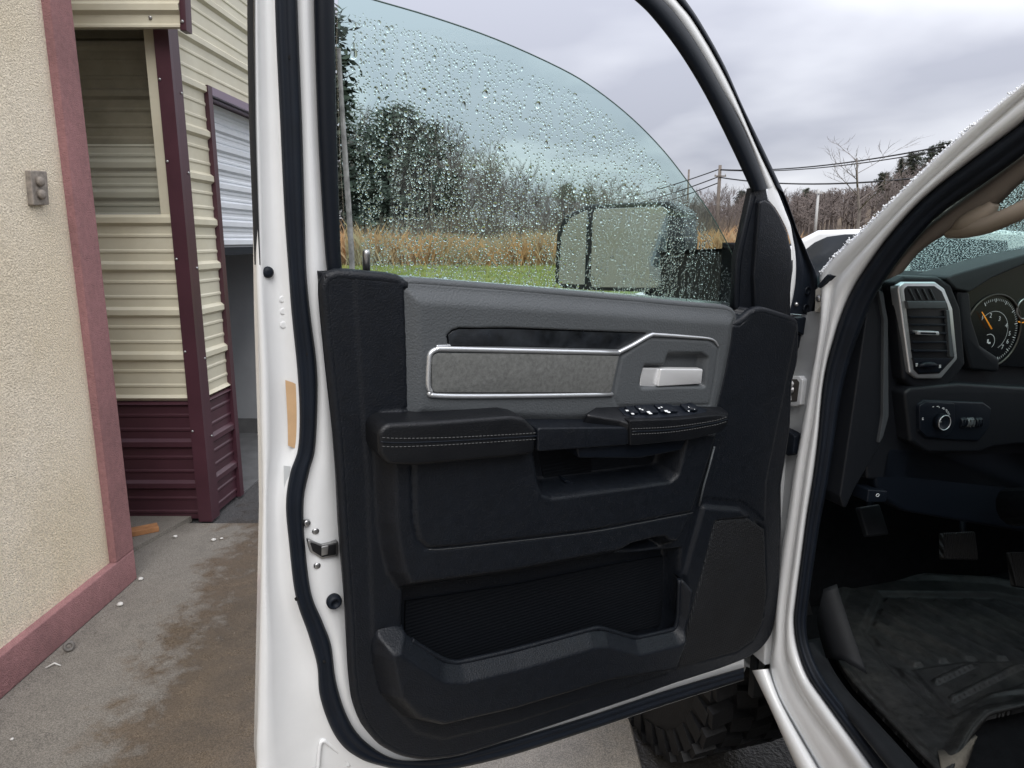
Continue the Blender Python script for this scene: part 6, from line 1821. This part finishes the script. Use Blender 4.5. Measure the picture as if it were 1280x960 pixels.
# ------------------------------------------------------------------ front wheel seen under the door
M_tyre = mat('wet_tyre_rubber', (0.007, 0.0072, 0.008), 0.6, spec=0.3, var=(20, 0.4), bump=(120, 0.4, 0.002))
TRAD, TWID = 0.44, 0.30
wc = tpt(f0 + 0.60, H_R + 0.17, TRAD)
axis = TR.copy()
q = MB()
q.lathe(wc - axis * TWID / 2, axis, [(0.24, 0.0), (0.33, -0.008), (0.39, 0.004), (0.415, 0.03), (0.42, 0.15), (0.415, TWID - 0.03), (0.39, TWID - 0.004), (0.33, TWID + 0.008), (0.24, TWID)], 48)
wheel = q.build('front_wheel', M_tyre, truck)
q = MB()
nb = 30
for i in range(nb):
    for row, (a0_, aw, sh) in enumerate(((-0.125, 0.030, 0.0), (-0.055, 0.034, 0.5), (0.02, 0.034, 0.1), (0.085, 0.026, 0.6), (0.13, 0.022, 0.2))):
        t = 2 * math.pi * (i + sh) / nb
        d = TF * math.cos(t) + Vector((0, 0, 1)) * math.sin(t); tg = TF * -math.sin(t) + Vector((0, 0, 1)) * math.cos(t)
        c = wc + d * 0.426 + axis * a0_
        skew = axis * 0.35 * (1 if row % 2 else -1)
        q.obox(c, axis * aw + tg * 0.008 * (1 if row % 2 else -1), tg * 0.028 * (0.9 + 0.2 * ((i * 7 + row) % 3) / 2) + axis * 0.004, d * 0.014)
    for side in (-1, 1):
        t = 2 * math.pi * (i + 0.25) / nb
        d = TF * math.cos(t) + Vector((0, 0, 1)) * math.sin(t); tg = TF * -math.sin(t) + Vector((0, 0, 1)) * math.cos(t)
        q.obox(wc + d * 0.385 + axis * side * (TWID / 2 - 0.004), axis * 0.012, tg * 0.024, d * 0.034)
stuff(q.build('tread_blocks', M_tyre, wheel))
q = MB(); q.lathe(wc - axis * (TWID / 2 - 0.05), -axis, [(0.235, -0.05), (0.24, 0.03), (0.22, 0.035), (0.20, 0.0), (0.09, -0.01), (0.07, 0.04), (0.03, 0.045)], 28); q.build('rim', M_smooth, wheel)
# mud flap between wheel and sill
fpl = Plane(tpt(f0 + 0.06, H_R + 0.05, 0.5), TR, (0, 0, 1)); fpl.N = fpl.U.cross(fpl.V)
slab('inner_liner', fpl, [(0.0, -0.02), (0.30, -0.02), (0.30, 0.10), (0.0, 0.10)], -0.02, 0.0, M_blackdirty, truck, bevel=0.004)

# ------------------------------------------------------------------ rest of the cab, beyond the right edge of the frame
ue_ = Q.uv(1470, 450)[0]
slab('passenger_dash', Q, round_poly([(ue_, -0.28), (1.44, -0.28), (1.44, 0.20), (ue_, 0.20)], 0.03), -0.16, -0.004, M_dash, dash, bevel=0.025, segs=4)
swc = tpt(f0 - 0.52, H_R + 0.46, 1.17)
sax = (-TF + Vector((0, 0, 0.42))).normalized(); sa = TR.copy(); sb = sax.cross(sa).normalized()
q = MB(); q.tube([swc + (sa * math.cos(t) + sb * math.sin(t)) * 0.185 for t in [2 * math.pi * k / 40 for k in range(40)]], 0.016, 10, closed=True)
sw = q.build('steering_wheel', M_leather, truck)
q = MB(); q.lathe(swc - sax * 0.05, sax, [(0.05, 0), (0.075, 0.02), (0.075, 0.05), (0.05, 0.065)], 24); q.build('horn_pad', M_black, sw)
for a in (0.0, math.pi, -math.pi / 2):
    d_ = sa * math.cos(a) + sb * math.sin(a)
    q = MB(); q.tube([swc - sax * 0.02 + d_ * 0.06, swc + d_ * 0.18], [0.018, 0.012], 8); q.build('spoke', M_smooth, sw)
q = MB(); q.tube([swc - sax * 0.05, swc - sax * 0.34], [0.035, 0.04], 12); q.build('column', M_black, sw)
bm = bmesh.new(); bmesh.ops.create_cube(bm, size=1.0)
cb = tpt(-0.28, H_R + 0.62, FZ + 0.60)
for v in bm.verts:
    v.co = Vector(cb) + (TF + Vector((0, 0, -0.25))).normalized() * (v.co.y * 0.16) + TR * (v.co.x * 0.52) + (Vector((0, 0, 1)) + TF * -0.22) * (v.co.z * 0.72)
bmesh.ops.bevel(bm, geom=bm.edges[:], offset=0.05, segments=4, profile=0.6, affect='EDGES')
me = bpy.data.meshes.new('seat_back'); bm.to_mesh(me); bm.free()
link('seat_back', me, M_leather, seat, smooth=True)
